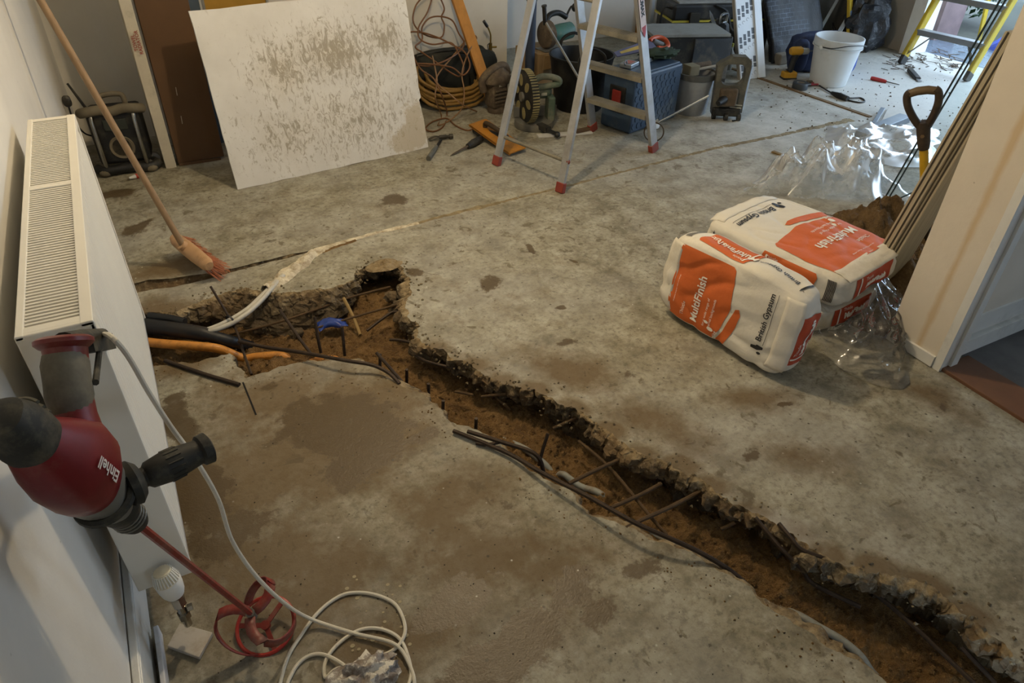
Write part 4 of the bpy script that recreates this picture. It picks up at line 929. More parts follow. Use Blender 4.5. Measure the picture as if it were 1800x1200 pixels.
    mb = MB(); mb.bar(f, e, .075, .030, (0, -1, .2)); mb.build('timber_batten', M('orange_timber', 'b07a35', .6, var=.15, stretch=(3, 3, .5), dirt='7c5a2c', damt=.2), bevel=.003, label='orange timber batten leaning on the back wall above the hoses', cat='timber')
    # blow torch
    g = OY(862, 110, 4.86); t = thing('gas_torch', 'small gas blowtorch with bent burner standing by the wall corner', 'blowtorch', loc=(g.x, 4.86, 0)); ht = OY(862, 88, 4.86).z
    mb = MB(); mb.lathe([(0, 0), (.036, 0), (.038, .01), (.038, ht - .04), (.03, ht - .015), (.012, ht), (0, ht)], 20); mb.build('gas_canister', M('canister_grey', '57564c', .5, .3, dirt=DUST, damt=.3), t, smooth=True)
    mb = MB(); mb.cyl((0, 0, ht - .005), (0, 0, ht + .05), .013, n=12); mb.cyl((0, 0, ht + .02), (.045, -.01, ht + .02), .007, n=8); mb.build('valve', M('brass', '7f6a35', .4, .8), t, smooth=True)
    mb = MB(); mb.tube(crom([(0, 0, ht + .04), (.002, 0, ht + .10), (-.012, 0, ht + .14), (-.035, -.01, ht + .175)], 5), .006, 8); mb.build('burner_tube', M('brass', '7f6a35'), t, smooth=True)
    mb = MB(); mb.cyl((-.03, -.01, ht + .165), (-.06, -.016, ht + .205), .011, n=12); mb.build('nozzle', BLK, t, smooth=True)
    mb = MB(); mb.tube(crom([(-.02, -.01, ht), (-.028, -.01, ht + .04), (-.004, -.01, ht + .05)], 5), .003, 6); mb.build('trigger_lever', BLK, t)
hose_corner()
BRN = M('dust_caked_brown', '54483a', .85, var=.25, scale=18, dirt='8d7f66', damt=.25, dscale=12); HGR = M('dusty_green_plastic', '4d5f50', .6, var=.15, dirt=DUST, damt=.4, dscale=8); TEAL = M('teal_plastic', '3f6b61', .5, var=.12, dirt=DUST, damt=.3)
def breaker():
    t = thing('breaker_hammer', 'brown dust-caked breaker machine standing beside the coiled hose', 'power tool', loc=F(872, 196), rz=.2)
    mb = MB(); mb.blob((0, 0, .235), (.105, .085, .075), 20, 12, .25, 3., 2.); mb.build('motor_cover', BRN, t, smooth=True)
    mb = MB(); mb.tube(crom([(-.11, 0, .16), (-.12, .0, .24), (-.05, -.02, .305), (.06, -.01, .31), (.10, 0, .25)], 6), .026, 10); mb.build('handle', BRN, t, smooth=True)
    mb = MB(); mb.box((0, 0, .13), (.13, .12, .18)); mb.build('gear_housing', BRN, t, bevel=.02)
    for k in range(4): mb = MB(); mb.box((-.01, -.065, .09 + .025 * k), (.1, .012, .010)); mb.build('cooling_fin', BRN, t)
    mb = MB(); mb.box((.0, -.066, .205), (.05, .004, .03)); mb.build('rating_label', M('old_label', '7d7768', .7), t)
    mb = MB(); mb.lathe([(.0, 0), (.06, 0), (.065, .02), (.05, .05), (.04, .06)], 18); mb.build('base_collar', BRN, t, smooth=True)
breaker()
def mitre():
    b = F(928, 222); t = thing('mitre_saw', 'green mitre saw with ribbed round blade guard on the floor', 'saw', loc=b, rz=-.25)
    c = V((0.0, 0, .205)); ang = 8; T = tr(*c) @ rot('Z', ang) @ rot('Y', -90)
    CR = M('cream_insert', '8d8258', .6, var=.2, dirt='5c5540', damt=.3)
    mb = MB(); mb.lathe([(0, -.012), (.155, -.012), (.168, -.008), (.168, .04), (.155, .045), (0, .045)], 40, T); g = mb.build('blade_guard', BLK, t, smooth=True)
    for k in range(6):
        a = 2 * PI * k / 6 + .3; mb = MB(); mb.prism([(p[0], p[1]) for p in [(.105 * math.cos(a) + .038 * math.cos(q) * math.cos(a) - .026 * math.sin(q) * math.sin(a), .105 * math.sin(a) + .038 * math.cos(q) * math.sin(a) + .026 * math.sin(q) * math.cos(a)) for q in [2 * PI * j / 14 for j in range(14)]]], .045, .049, T); mb.build('cream_window', CR, g)
    mb = MB()
    for k in range(56):
        a = 2 * PI * k / 56; mb.bar(T @ V((.169 * math.cos(a), .169 * math.sin(a), -.006)), T @ V((.169 * math.cos(a), .169 * math.sin(a), .04)), .009, .007, T.to_3x3() @ V((math.cos(a), math.sin(a), 0)))
    mb.build('rim_ribs', CR, g, kind='stuff')
    mb = MB(); mb.cyl(T @ V((0, 0, .04)), T @ V((0, 0, .06)), .03, n=16); mb.build('hub', GREY, g, smooth=True)
    mb = MB(); mb.tube(crom([(.03, 0, .30), (.08, 0, .325), (.15, .0, .32), (.20, .0, .30), (.20, .0, .275), (.14, .0, .265), (.06, 0, .255)], 5), .021, 12); mb.build('handle', HGR, t, smooth=True)
    mb = MB(); mb.blob((.09, .04, .22), (.075, .05, .045), 16, 10, pw=.7); mb.build('motor', HGR, t, smooth=True)
    mb = MB(); mb.box((.1, -.012, .215), (.04, .006, .018)); mb.build('motor_label', M('label_pale', 'a7a695', .6), t)
    mb = MB(); mb.lathe([(0, 0), (.13, 0), (.135, .012), (.13, .045), (.1, .052), (0, .052)], 28, tr(.04, .0, 0)); mb.build('turntable', GREY, t, smooth=True)
    mb = MB(); mb.box((.06, .05, .085), (.30, .02, .07)); mb.build('fence', GREY, t, bevel=.004)
    mb = MB(); mb.box((.15, .0, .12), (.05, .09, .16)); mb.build('arm', HGR, t, bevel=.01)
    mb = MB(); mb.bar((.05, -.10, .04), (.09, -.18, .035), .05, .03); mb.cyl((.09, -.18, .035), (.125, -.25, .03), .012, n=10); mb.build('mitre_lever', BLK, t, smooth=True)
    mb = MB(); mb.blob((.13, -.262, .03), (.02, .024, .02), 12, 8); mb.build('lever_knob', BLK, t, smooth=True)
mitre()
def floor_tools():
    # orange float resting on a dark tool
    q = [F(849, 207, .09), F(829, 222, .07), F(900, 273, .02), F(921, 257, .035)]; c = sum(q, V((0, 0, 0))) / 4; x = ((q[3] + q[2]) - (q[0] + q[1])); L = x.length / 2; y = ((q[0] + q[3]) - (q[1] + q[2])); W_ = y.length / 2
    T = frame(c, x, y=y); t = thing('plasterers_float', 'orange plastic float tipped up on the tools behind the ladder', 'float', T)
    O = M('orange_plastic', 'a8701f', .5, var=.12, dirt='5a4528', damt=.3, dscale=10); mb = MB(); mb.prism(rrect(-L / 2, -W_ / 2, L / 2, W_ / 2, .012), -.004, .004); mb.build('blade', O, t)
    mb = MB(); mb.prism([(-L / 2, -W_ / 2), (L / 2, -W_ / 2), (L / 2, -W_ / 2 + .006), (-L / 2, -W_ / 2 + .006)], -.01, .004); mb.build('edge_lip', O, t)
    mb = MB(); mb.tube(crom([(-L * .3, 0, .004), (-L * .26, 0, .038), (L * .1, 0, .044), (L * .16, 0, .004)], 5), .015, 10); mb.build('handle', M('float_handle', '3a2d1c', .7, var=.2), t, smooth=True)
    # dark grinder body under the float, with a pointed chisel
    t = thing('pointed_chisel', 'dark pointed chisel bit in a black handle lying on the floor', 'chisel', loc=F(822, 256)); a, b, e = F(846, 243, .03), F(822, 257, .022), F(791, 274, .006)
    mb = MB(); mb.tube([a, a.lerp(b, .6), b], [.02, .024, .016], 12); mb.build('handle', BLK, t, world=True, smooth=True); mb = MB(); mb.tube([b, b.lerp(e, .8), e], [.008, .006, .001], 8); mb.build('bit', M('rusty_steel', '5a4c3c', .5, .6), t, world=True, smooth=True)
    t = thing('angle_grinder', 'black angle grinder lying under the orange float', 'power tool', loc=F(862, 238)); a, b = F(835, 228, .035), F(890, 246, .04)
    mb = MB(); mb.tube([a, a.lerp(b, .3), a.lerp(b, .7), b], [.026, .032, .03, .034], 14); mb.build('body', BLK, t, world=True, smooth=True); mb = MB(); mb.cyl(b + V((.03, 0, -.03)), b + V((.03, 0, .0)), .045, n=18); mb.build('gear_head', GREY, t, world=True, smooth=True); mb = MB(); mb.cyl(b + V((.03, 0, -.036)), b + V((.03, 0, -.030)), .06, n=24); mb.build('disc', BRN, t, world=True, smooth=True)
    # claw hammer
    a, b = F(775, 246, .016), F(753, 279, .014); h0, h1 = F(753, 243, .02), F(796, 239, .02)
    t = thing('claw_hammer', 'claw hammer with grey grip lying beside the muddy board', 'hammer', loc=F(770, 255))
    mb = MB(); mb.tube([a, a.lerp(b, .4)], .0085, 10); mb.build('shaft', M('dark_steel', '3c3a35', .45, .7), t, world=True, smooth=True)
    mb = MB(); mb.tube([a.lerp(b, .38), a.lerp(b, .7), a.lerp(b, .95), b], [.012, .0145, .0155, .014], 12, flat=1.3); mb.build('grip', M('grey_grip', '55554f', .7, var=.15, dirt=DUST, damt=.3), t, world=True, smooth=True)
    HS = M('hammer_steel', '4b4842', .45, .7, dirt='6a5d48', damt=.25); d = (h1 - h0); mb = MB(); mb.tube([h0.lerp(h1, .45), h0.lerp(h1, .72), h0.lerp(h1, .76), h0.lerp(h1, .84), h0.lerp(h1, .86), h1], [.014, .014, .010, .011, .016, .016], 14); mb.build('head', HS, t, world=True, smooth=True)
    for s in (-1, 1): mb = MB(); o_ = V((d.y, -d.x, 0)).normalized() * s * .011; mb.tube(crom([h0.lerp(h1, .48), h0.lerp(h1, .25) + o_ * .8 + V((0, 0, .003)), h0 + o_ - V((0, 0, .010))], 4), [.011] * 5 + [.008] * 3 + [.004], 8, flat=.6); mb.build('claw', HS, t, world=True, smooth=True)
floor_tools()
# ---- boxes, trug and cases behind the ladder
def cartons2():
    t = thing('open_carton', 'worn brown cardboard box behind the mitre saw', 'box', loc=(2.83, 4.80, 0), rz=.12)
    mb = MB(); mb.box((0, 0, .16), (.36, .30, .32)); mb.build('carton_body', CARDT, t, bevel=.005)
    mb = MB(); mb.box((0, -.165, .30), (.36, .006, .10), rot('X', 8)); mb.build('front_flap', CARDT, t)
    mb = MB(); mb.box((0, -.152, .16), (.06, .003, .31)); mb.build('tape_strip', M('parcel_tape', '6e5a38', .4), t)
    # circular saw on the box
    t = thing('circular_saw', 'dusty teal circular saw with black handle on the brown box', 'saw', loc=(2.82, 4.74, .322), rz=.1)
    mb = MB(); mb.tube([(.02, 0, .10), (.08, 0, .10), (.19, .01, .105), (.21, .01, .105)], [.055, .062, .058, .04], 18); mb.build('motor', TEAL, t, smooth=True)
    T = tr(-.03, 0, .10) @ rot('Y', -90); mb = MB(); mb.lathe([(0, -.03), (.085, -.03), (.095, -.02), (.095, .02), (.085, .03), (0, .03)], 30, T); mb.build('blade_guard', BRN, t, smooth=True)
    mb = MB(); mb.box((.03, -.02, .004), (.26, .13, .006)); mb.build('base_plate', GREY, t)
    mb = MB(); mb.tube(crom([(-.02, .04, .16), (.02, .05, .215), (.10, .05, .225), (.17, .04, .19)], 5), .02, 12); mb.build('handle', BLK, t, smooth=True)
    mb = MB(); mb.cyl((-.05, 0, .17), (-.065, 0, .29), .016, n=12); mb.cyl((-.065, 0, .29), (-.067, 0, .30), .02, n=12); mb.build('front_knob', BLK, t, smooth=True)
    mb = MB(); mb.tube(crom([(.17, .04, .2), (.2, .03, .26), (.22, .02, .25)], 5), .008, 8); mb.blob((.225, .02, .255), (.025, .02, .03), 10, 8); mb.build('plug_and_flex', BLK, t, smooth=True)
    # wooden stick leaning on the trug
    mb = MB(); a, b = OY(960, 40, 4.3), OY(1000, 108, 4.12); mb.bar(a, b + (b - a) * .6, .012, .010); mb.build('grey_stick', M('grey_rod', '8b8a84', .5, .3), label='thin grey rod leaning across the black rubble trug', cat='rod')
    # dark blue tube behind the ladder
    f = OY(931, 118, 4.55); t = thing('blue_tube', 'dark blue upright tube behind the ladder leg', 'tube', loc=(f.x, 4.55, 0)); mb = MB(); mb.cyl((0, 0, 0), (0, 0, .72), .034, n=18); mb.build('tube_body', M('navy_plastic', '2b3547', .5, var=.15), t, smooth=True); mb = MB(); mb.cyl((0, 0, .70), (0, 0, .73), .037, n=18); mb.build('end_cap', BLK, t, smooth=True)
    # rubble trug
    t = thing('rubble_trug', 'big black rubber trug with a loop handle behind the ladder steps', 'bucket', loc=(2.86, 4.36, 0)); RB = M('black_trug_rubber', '17181a', .55, var=.3, dirt='4a463c', damt=.25)
    mb = MB(); mb.lathe([(0, .004), (.16, .0), (.17, .01), (.225, .36), (.232, .365), (.232, .372), (.218, .372), (.212, .35), (.16, .02), (0, .02)], 36); mb.build('bowl', RB, t, smooth=True)
    for a0 in (75, 255):
        a = math.radians(a0); o_ = V((.226 * math.cos(a), .226 * math.sin(a), .36)); s = V((-math.sin(a), math.cos(a), 0)); mb = MB(); mb.tube(crom([o_ - s * .095 - V((0, 0, .02)), o_ - s * .085 + V((0, 0, .05)), o_ - s * .03 + V((0, 0, .09)), o_ + s * .03 + V((0, 0, .09)), o_ + s * .085 + V((0, 0, .05)), o_ + s * .095 - V((0, 0, .02))], 5), .013, 10, flat=.6); mb.build('handle', RB, t, smooth=True)
    # blue tool case
    f, r, l = F(1106, 238), F(1186, 208), F(1071, 226); ux = (r - f).normalized(); L = (r - f).length; uy = V((-ux.y, ux.x, 0)); D_ = .26; hgt = .385
    NAVY = M('navy_case', '33465c', .5, var=.14, dirt='76786f', damt=.25); c = f + ux * L / 2 + uy * D_ / 2; T = frame(c, ux, z=(0, 0, 1)); t = thing('tool_case', 'navy blue hard tool case with red latch behind the ladder', 'tool case', T)
    mb = MB(); mb.box((0, 0, .5 * hgt), (L, D_, hgt - .012)); mb.build('case_body', NAVY, t, bevel=.014)
    for i in range(9):
        for j in range(7):
            x = -L / 2 + .035 + (L - .07) * (i + (.5 if j % 2 else 0)) / 9; z = .05 + (hgt - .11) * j / 6; mb = MB(); mb.prism([(.020 * math.cos(q * PI / 3), .022 * math.sin(q * PI / 3)) for q in range(6)], 0, .004, tr(x, -D_ / 2 + .0005, z) @ rot('X', 90)); mb.build('hexagon_boss', NAVY, t)
    RL = M('latch_red', 'a8352b', .45, var=.1, dirt=DUST, damt=.2)
    mb = MB(); mb.box((-L / 2 - .004, .0, .21), (.012, .13, .17)); mb.build('latch_plate', BLK, t, bevel=.004); mb = MB(); mb.box((-L / 2 - .014, .0, .215), (.014, .07, .11)); mb.build('red_latch', RL, t, bevel=.005)
    for sx in (-1, 1):
        for sy in (-1, 1): mb = MB(); mb.box((sx * (L / 2 - .05), sy * (D_ / 2 - .04), .006), (.06, .04, .012)); mb.build('foot', BLK, t)
    mb = MB(); mb.box((0, 0, hgt - .004), (L - .03, D_ - .03, .014)); mb.build('lid', NAVY, t, bevel=.005)
    # things on the case
    for lx, ly, n_, lab in ((-.13, .03, .12, 'flat metal box with red label on the left of the blue case'), (.10, .05, .15, 'flat metal box with red label on the right of the blue case')):
        T2 = T @ tr(lx, ly, hgt + .004) @ rot('Z', 12); t2 = thing('metal_box', lab, 'box', T2, group='metal boxes on the case'); mb = MB(); mb.box((0, 0, .014), (n_, .085, .027)); mb.build('box_body', M('dull_metal', '9aa0a6', .35, .8, dirt=DUST, damt=.2), t2, bevel=.004); mb = MB(); mb.box((.0, 0, .0285), (n_ * .6, .05, .002)); mb.build('red_label', M('faded_red', 'a46a62', .6), t2)
        mb = MB(); mb.tube(crom([(-n_ * .5, 0, .02), (-n_ * .62, 0, .04), (-n_ * .45, 0, .05), (-n_ * .3, .0, .03)], 4), .005, 7); mb.build('clasp', M('dull_metal', '9aa0a6'), t2, smooth=True)
    # hand saw in a printed sleeve
    a, b = T @ V((-.12, .16, hgt + .05)), T @ V((.42, .16, hgt + .055)); T3 = frame((a + b) / 2, b - a, z=(0, -.5, .8)); t3 = thing('hand_saw', 'hand saw in a yellow and purple sleeve with orange handle', 'saw', T3)
    mb = MB(); mb.prism([(-.27, -.02), (.14, -.045), (.14, .045), (-.27, .02)], -.004, .004); mb.build('blade_sleeve', M('purple_sleeve', '5b5a72', .5), t3); mb = MB(); mb.prism([(-.22, -.008), (.02, -.012), (.02, .018), (-.22, .01)], .004, .0052); mb.build('yellow_print', M('yellow_print', 'b89b4e', .5), t3)
    mb = MB(); mb.tube(crom([(.13, .03, 0), (.18, .045, 0), (.25, .04, 0), (.285, .0, 0), (.26, -.05, 0), (.20, -.06, 0), (.15, -.04, 0)], 5), .016, 10); mb.build('handle', M('orange_handle', 'c2532a', .45, var=.1), t3, smooth=True); mb = MB(); mb.tube([(.17, .02, 0), (.22, -.03, 0)], .018, 10); mb.build('grey_grip', M('grip_light', '7e868c', .6), t3, smooth=True)
    # green rag
    g = T @ V((.15, -.02, hgt + .01)); mb = MB(); mb.blob(g + V((.02, .04, .028)), (.14, .07, .035), 22, 12, .5, 3.2, 8.); mb.build('green_rag', M('dark_green_cloth', '2d3b2a', .9, var=.3), smooth=True, label='crumpled dark green rag on top of the blue tool case', cat='cloth')
cartons2()
def tub_and_stand():
    c = F(1212, 196); t = thing('grey_tub', 'grey translucent plastic tub with dark rim beside the blue case', 'bucket', loc=(c.x, c.y, 0)); GT = M('grey_tub_plastic', '8d9298', .45, var=.12, dirt='6b6a62', damt=.3)
    mb = MB(); mb.lathe([(0, .002), (.105, 0), (.11, .006), (.138, .27), (.132, .27), (.10, .014), (0, .014)], 32); mb.build('tub_body', GT, t, smooth=True); mb = MB(); mb.lathe([(.138, .245), (.145, .25), (.145, .285), (.137, .287), (.137, .25)], 32); mb.build('rim_band', M('dark_rim', '4c4f50', .5, dirt=DUST, damt=.3), t, smooth=True)
    KH = M('khaki_card', '77705a', .8, var=.12)
    mb = MB(); mb.box((c.x - .05, c.y + .0, .30), (.085, .085, .07), None); mb.build('khaki_box', KH, bevel=.005, label='small khaki box sitting in the grey tub', cat='box')
    t = thing('paint_roller', 'dusty roller frame lying across the grey tub', 'roller', loc=(c.x + .05, c.y, .285)); mb = MB(); mb.cyl((-.06, -.03, .02), (.14, -.05, .035), .010, n=10); mb.build('bar', M('roller_bar', '8e887a', .5), t, smooth=True); mb = MB(); mb.cyl((-.05, .04, .02), (.09, .03, .025), .022, n=14); mb.build('sleeve', BRN, t, smooth=True)
    # upright stand with a handle hole
    f = F(1272, 207); u = (F(1298, 207) - F(1246, 205)).normalized(); T = frame(f, u, z=(0, 0, 1)); t = thing('upright_tool', 'dusty grey upright power tool with handle hole and small wheels', 'power tool', T)
    ST = M('dusty_stand', '4f4f49', .75, var=.18, dirt='8a8470', damt=.3); hs = .425
    outer = [(-.10, .05), (-.105, .2), (-.11, .30), (-.115, .36), (-.09, .385), (-.06, .40), (-.02, hs), (.07, hs), (.105, .40), (.112, .36), (.105, .2), (.11, .05)]
    inner = rrect(-.075, .235, .08, .375, .045)
    # ring of faces between outline and hole, extruded
    pts = [V(p) for p in outer] + [V(p) for p in inner]; no, ni = len(outer), len(inner); r = geometry.delaunay_2d_cdt(pts, [(i, (i + 1) % no) for i in range(no)] + [(no + i, no + (i + 1) % ni) for i in range(ni)], [], 0, 1e-6)
    def pin(q, poly):
        k = False
        for i in range(len(poly)):
            a, b = poly[i], poly[i - 1]
            if (a[1] > q[1]) != (b[1] > q[1]) and q[0] < (b[0] - a[0]) * (q[1] - a[1]) / (b[1] - a[1]) + a[0]: k = not k
        return k
    fs = []
    for f_ in r[2]:
        g = sum((r[0][i] for i in f_), V((0, 0))) / len(f_)
        if pin(g, outer) and not pin(g, inner): fs.append(tuple(f_))
    X = rot('X', 90); mb = MB(); vs = r[0]; n = len(vs)
    mb.add([X @ V((p.x, p.y, -.035)) for p in vs] + [X @ V((p.x, p.y, .035)) for p in vs], [tuple(reversed(f_)) for f_ in fs] + [tuple(i + n for i in f_) for f_ in fs])
    for poly in (outer, inner):
        k = len(poly); mb.add([X @ V((p[0], p[1], -.035)) for p in poly] + [X @ V((p[0], p[1], .035)) for p in poly], [(i, (i + 1) % k, k + (i + 1) % k, k + i) for i in range(k)])
    mb.build('frame', ST, t)
    mb = MB(); mb.box((-.01, -.05, .16), (.12, .05, .12)); mb.build('motor_block', BRN, t, bevel=.012); mb = MB(); mb.cyl((-.04, -.06, .15), (-.085, -.115, .135), .032, .018, 14); mb.build('spindle', BLK, t, smooth=True)
    for k in range(3): mb = MB(); mb.box((.05, -.04, .075 + .018 * k), (.08, .012, .007), rot('Y', 5)); mb.build('grille_bar', M('grille_pale', '9a988c', .5), t)
    mb = MB(); mb.box((0, -.01, .055), (.2, .09, .06)); mb.build('skid_base', BLK, t, bevel=.012)
    for x, y in ((-.08, -.03), (.0, -.055), (.09, -.05)): mb = MB(); mb.cyl((x - .012, y, .024), (x + .012, y, .024), .024, n=16); mb.build('wheel', BLK, t, smooth=True)
    mb = MB(); mb.cyl((.105, .01, .06), (.11, .01, .36), .022, n=12); mb.build('white_hose', M('hose_pale', '9aa1a6', .5), t, smooth=True)
    # silver rod with flat disc leaning from the stand to the floor
    a, b = OY(1246, 168, f.y - .13), F(1158, 214, .03); t = thing('silver_rod', 'silver rod with a round clear plate reaching down to the floor', 'rod', loc=b); mb = MB(); mb.cyl(a, b, .0085, n=10); mb.build('rod', M('silver_rod', 'c4cacf', .25, .9), t, world=True, smooth=True)
    g = F(1146, 222, .012); mb = MB(); mb.lathe([(0, 0), (.055, 0), (.06, .004), (.055, .008), (0, .008)], 24, tr(g.x + .01, g.y + .02, .03) @ rot('X', 40)); mb.build('plate', M('clear_plate', 'a8a59a', .3), t, world=True, smooth=True)
    h = F(1147, 250, .0); mb = MB(); mb.tube([V((h.x, h.y, .068)) + V((.062 * math.cos(q) * .8, -.062 * math.cos(q) * .6, .062 * math.sin(q))) for q in [2 * PI * j / 28 for j in range(28)]], .0045, 7, closed=True); mb.build('wire_hoop', M('rusty_wire', '5b4d38', .5, .5), smooth=True, label='thin brown hoop standing by the ladder foot', cat='hoop')
    mb = MB(); p = F(1290, 213); mb.box((p.x, p.y, .004), (.03, .012, .008)); mb.build('black_chip', BLK, label='tiny black chip on the floor beside the small wheels', cat='debris', bevel=.001)
tub_and_stand()
def back_boxes():
    # ribbed white radiator on the alcove wall
    t = thing('column_radiator', 'white ribbed radiator on the far wall behind the toolboxes', 'radiator', loc=(5.3, 5.93, .08)); x0, x1 = 4.60, 6.05; n = 20
    mb = MB()
    def fn(u, v): k = u * n; return V((x0 + (x1 - x0) * u - 5.3, -.02 - .022 * max(0, math.sin(k * 2 * PI)) ** .6, .62 * v))
    mb.sheet(fn, n * 10, 1); mb.build('ribbed_panel', M('radiator_white', 'c7ccd0', .4, var=.03), t, smooth=True, solid=.003)
    for z in (0, .62): mb = MB(); mb.cyl((x0 - 5.3, -.02, z), (x1 - 5.3, -.02, z), .02, n=12); mb.build('header_pipe', M('radiator_white', 'c7ccd0'), t, smooth=True)
    mb = MB(); mb.box((4.55, 5.975, .6), (.045, .03, 1.2)); mb.build('trim_5', M('orange_timber', 'b07a35'), kind='structure')
    # black box with grey lid board
    a, b, c, d = F(1140, 56, .40), F(1190, 46, .40), F(1244, 66, .40), F(1240, 82, .40)
    t = thing('black_crate', 'open black crate with a grey board laid over it', 'box', loc=(4.03, 4.62, 0), rz=-.35)
    mb = MB(); mb.box((0, 0, .18), (.56, .40, .36)); mb.build('crate_body', BLK, t, bevel=.01); mb = MB(); mb.box((.12, -.205, .2), (.3, .02, .3)); mb.build('drawer_front', M('dark_slate', '3a4048', .5, dirt=DUST, damt=.25), t, bevel=.005)
    mb = MB(); mb.box((-.06, -.03, .374), (.62, .36, .022)); mb.build('grey_board', M('grey_dusty_board', '8b8d8a', .7, var=.1, dirt='6a665a', damt=.25), label=None, parent=t, bevel=.003)
    # black toolbox with yellow stripe
    YL = M('yellow_stripe', 'b9ac3e', .5); t = thing('black_toolbox', 'large black toolbox with thin yellow stripe below its grey lid', 'tool box', loc=(4.82, 5.25, 0), rz=-.30)
    mb = MB(); mb.box((0, 0, .14), (.92, .42, .28)); mb.build('box_body', BLK, t, bevel=.02); mb = MB(); mb.box((0, 0, .36), (.95, .45, .13)); mb.build('lid', BLK, t, bevel=.02); mb = MB(); mb.box((0, 0, .432), (.84, .36, .02)); mb.build('lid_top', M('grey_dusty_board', '8b8d8a'), t, bevel=.005)
    mb = MB(); mb.box((0, 0, .292), (.955, .452, .015)); mb.build('yellow_stripe', YL, t); mb = MB(); mb.tube(crom([(-.46, -.16, .38), (-.54, -.16, .40), (-.56, -.16, .31), (-.54, -.16, .22), (-.47, -.16, .22)], 4), .010, 8); mb.build('end_handle', BLK, t, smooth=True)
    for x in (-.28, .28): mb = MB(); mb.box((x, -.232, .31), (.09, .02, .11)); mb.build('catch', M('catch_dark', '2c2a22', .5), t, bevel=.004)
    mb = MB(); mb.tube(crom([(-.1, -.23, .42), (0, -.25, .37), (.06, -.25, .24), (.12, -.24, .2)], 5), .012, 8); mb.build('front_handle', BLK, t, smooth=True)
    # loose tools between the crate and the printed panel
    rnd = random.Random(12); lab = ['bright steel trowel propped beside the printed white panel', 'silver spanner sticking out beside the printed white panel', 'small pale bottle beside the printed white panel', 'chrome clamp lying between the crate and printed panel']
    p = V((4.44, 4.68, 0)); SM = M('bright_steel', 'a9adb0', .3, .9, var=.1)
    mb = MB(); mb.blob((p.x, p.y + .1, .18), (.13, .10, .20), 20, 12, .35, 3., 3.); mb.build('tool_pouch', BLK, smooth=True, label='lumpy black tool pouch beside the printed white panel', cat='bag')
    t = thing('steel_trowel', lab[0], 'trowel', tr(p.x - .06, p.y + .02, .30) @ rot('Z', 30) @ rot('X', 60)); mb = MB(); mb.prism([(-.05, 0), (.05, 0), (.03, .14), (0, .18), (-.03, .14)], 0, .003); mb.build('blade', SM, t); mb = MB(); mb.cyl((0, 0, .0), (0, -.10, .03), .014, n=10); mb.build('handle', BLK, t, smooth=True)
    t = thing('spanner', lab[1], 'spanner', tr(p.x + .03, p.y + .0, .26) @ rot('Z', -40) @ rot('Y', 55)); mb = MB(); mb.box((0, 0, 0), (.16, .022, .008)); mb.build('shank', SM, t, bevel=.003); mb = MB(); mb.cyl((.09, 0, -.006), (.09, 0, .006), .026, n=16); mb.build('jaw', SM, t, smooth=True)
    t = thing('chrome_clamp', lab[3], 'clamp', tr(p.x + .0, p.y + .03, .37) @ rot('Z', 20)); mb = MB(); mb.tube(crom([(-.05, 0, 0), (-.05, 0, .06), (.05, 0, .06), (.05, 0, 0)], 5), .010, 8); mb.build('frame', SM, t, smooth=True); mb = MB(); mb.cyl((.05, 0, .0), (-.01, 0, .0), .007, n=8); mb.build('screw', SM, t)
    t = thing('pale_bottle', lab[2], 'bottle', loc=(p.x + .1, p.y - .02, .0)); mb = MB(); mb.lathe([(0, 0), (.03, 0), (.032, .01), (.032, .13), (.014, .16), (.012, .19), (0, .19)], 18); mb.build('body', M('bottle_pale', '9c9a90', .4), t, smooth=True); mb = MB(); mb.cyl((0, 0, .185), (0, 0, .21), .014, n=12); mb.build('cap', M('cap_yellow', 'a8a04a', .5), t, smooth=True)
back_boxes()
def printed_panel():
    a, b = F(1302, 141), F(1343, 136); e = b - a; L = e.length; e.normalize(); up = (V((.06, .30, .66)) + e * .0).normalized(); T = frame((a + b) / 2, e, y=up)
    t = thing('printed_panel', 'narrow white panel with rows of small dark print leaning on the toolbox', 'panel', T); PW = M('panel_white', 'cfd6dc', .4, var=.03)
    mb = MB(); mb.box((-.035, .45, 0), (L - .07, .9, .012)); mb.build('panel_face', PW, t, bevel=.001); mb = MB(); mb.box((L / 2 - .035, .45, .006), (.07, .9, .03)); mb.build('side_rail', PW, t, bevel=.002); mb = MB(); mb.box((-L / 2 - .004, .45, -.012), (.01, .9, .035)); mb.build('edge_strip', M('edge_grey', '8f8a80', .5), t)
    PK = M('panel_print', '3c434c', .6); vs, fs = text2d('IIIIII IIII', .036, .0022)
    for r in range(4):
        for c in range(4):
            ox, oy = -L / 2 + .02 + c * .042, .09 + r * .215 + (c - 1) * .022
            mb = MB(); mb.add([V((ox + y * .95, oy - x * .85, .0066)) for x, y in vs], fs)
            mb.build('print_row', PK, t, kind='stuff'); mb = MB()
            mb.tube([V((ox + .012 * math.cos(q), oy - .085 + .012 * math.sin(q), .0068)) for q in [.4 + k * .45 for k in range(10)]], .0012, 4); mb.build('print_mark', PK, t)
printed_panel()
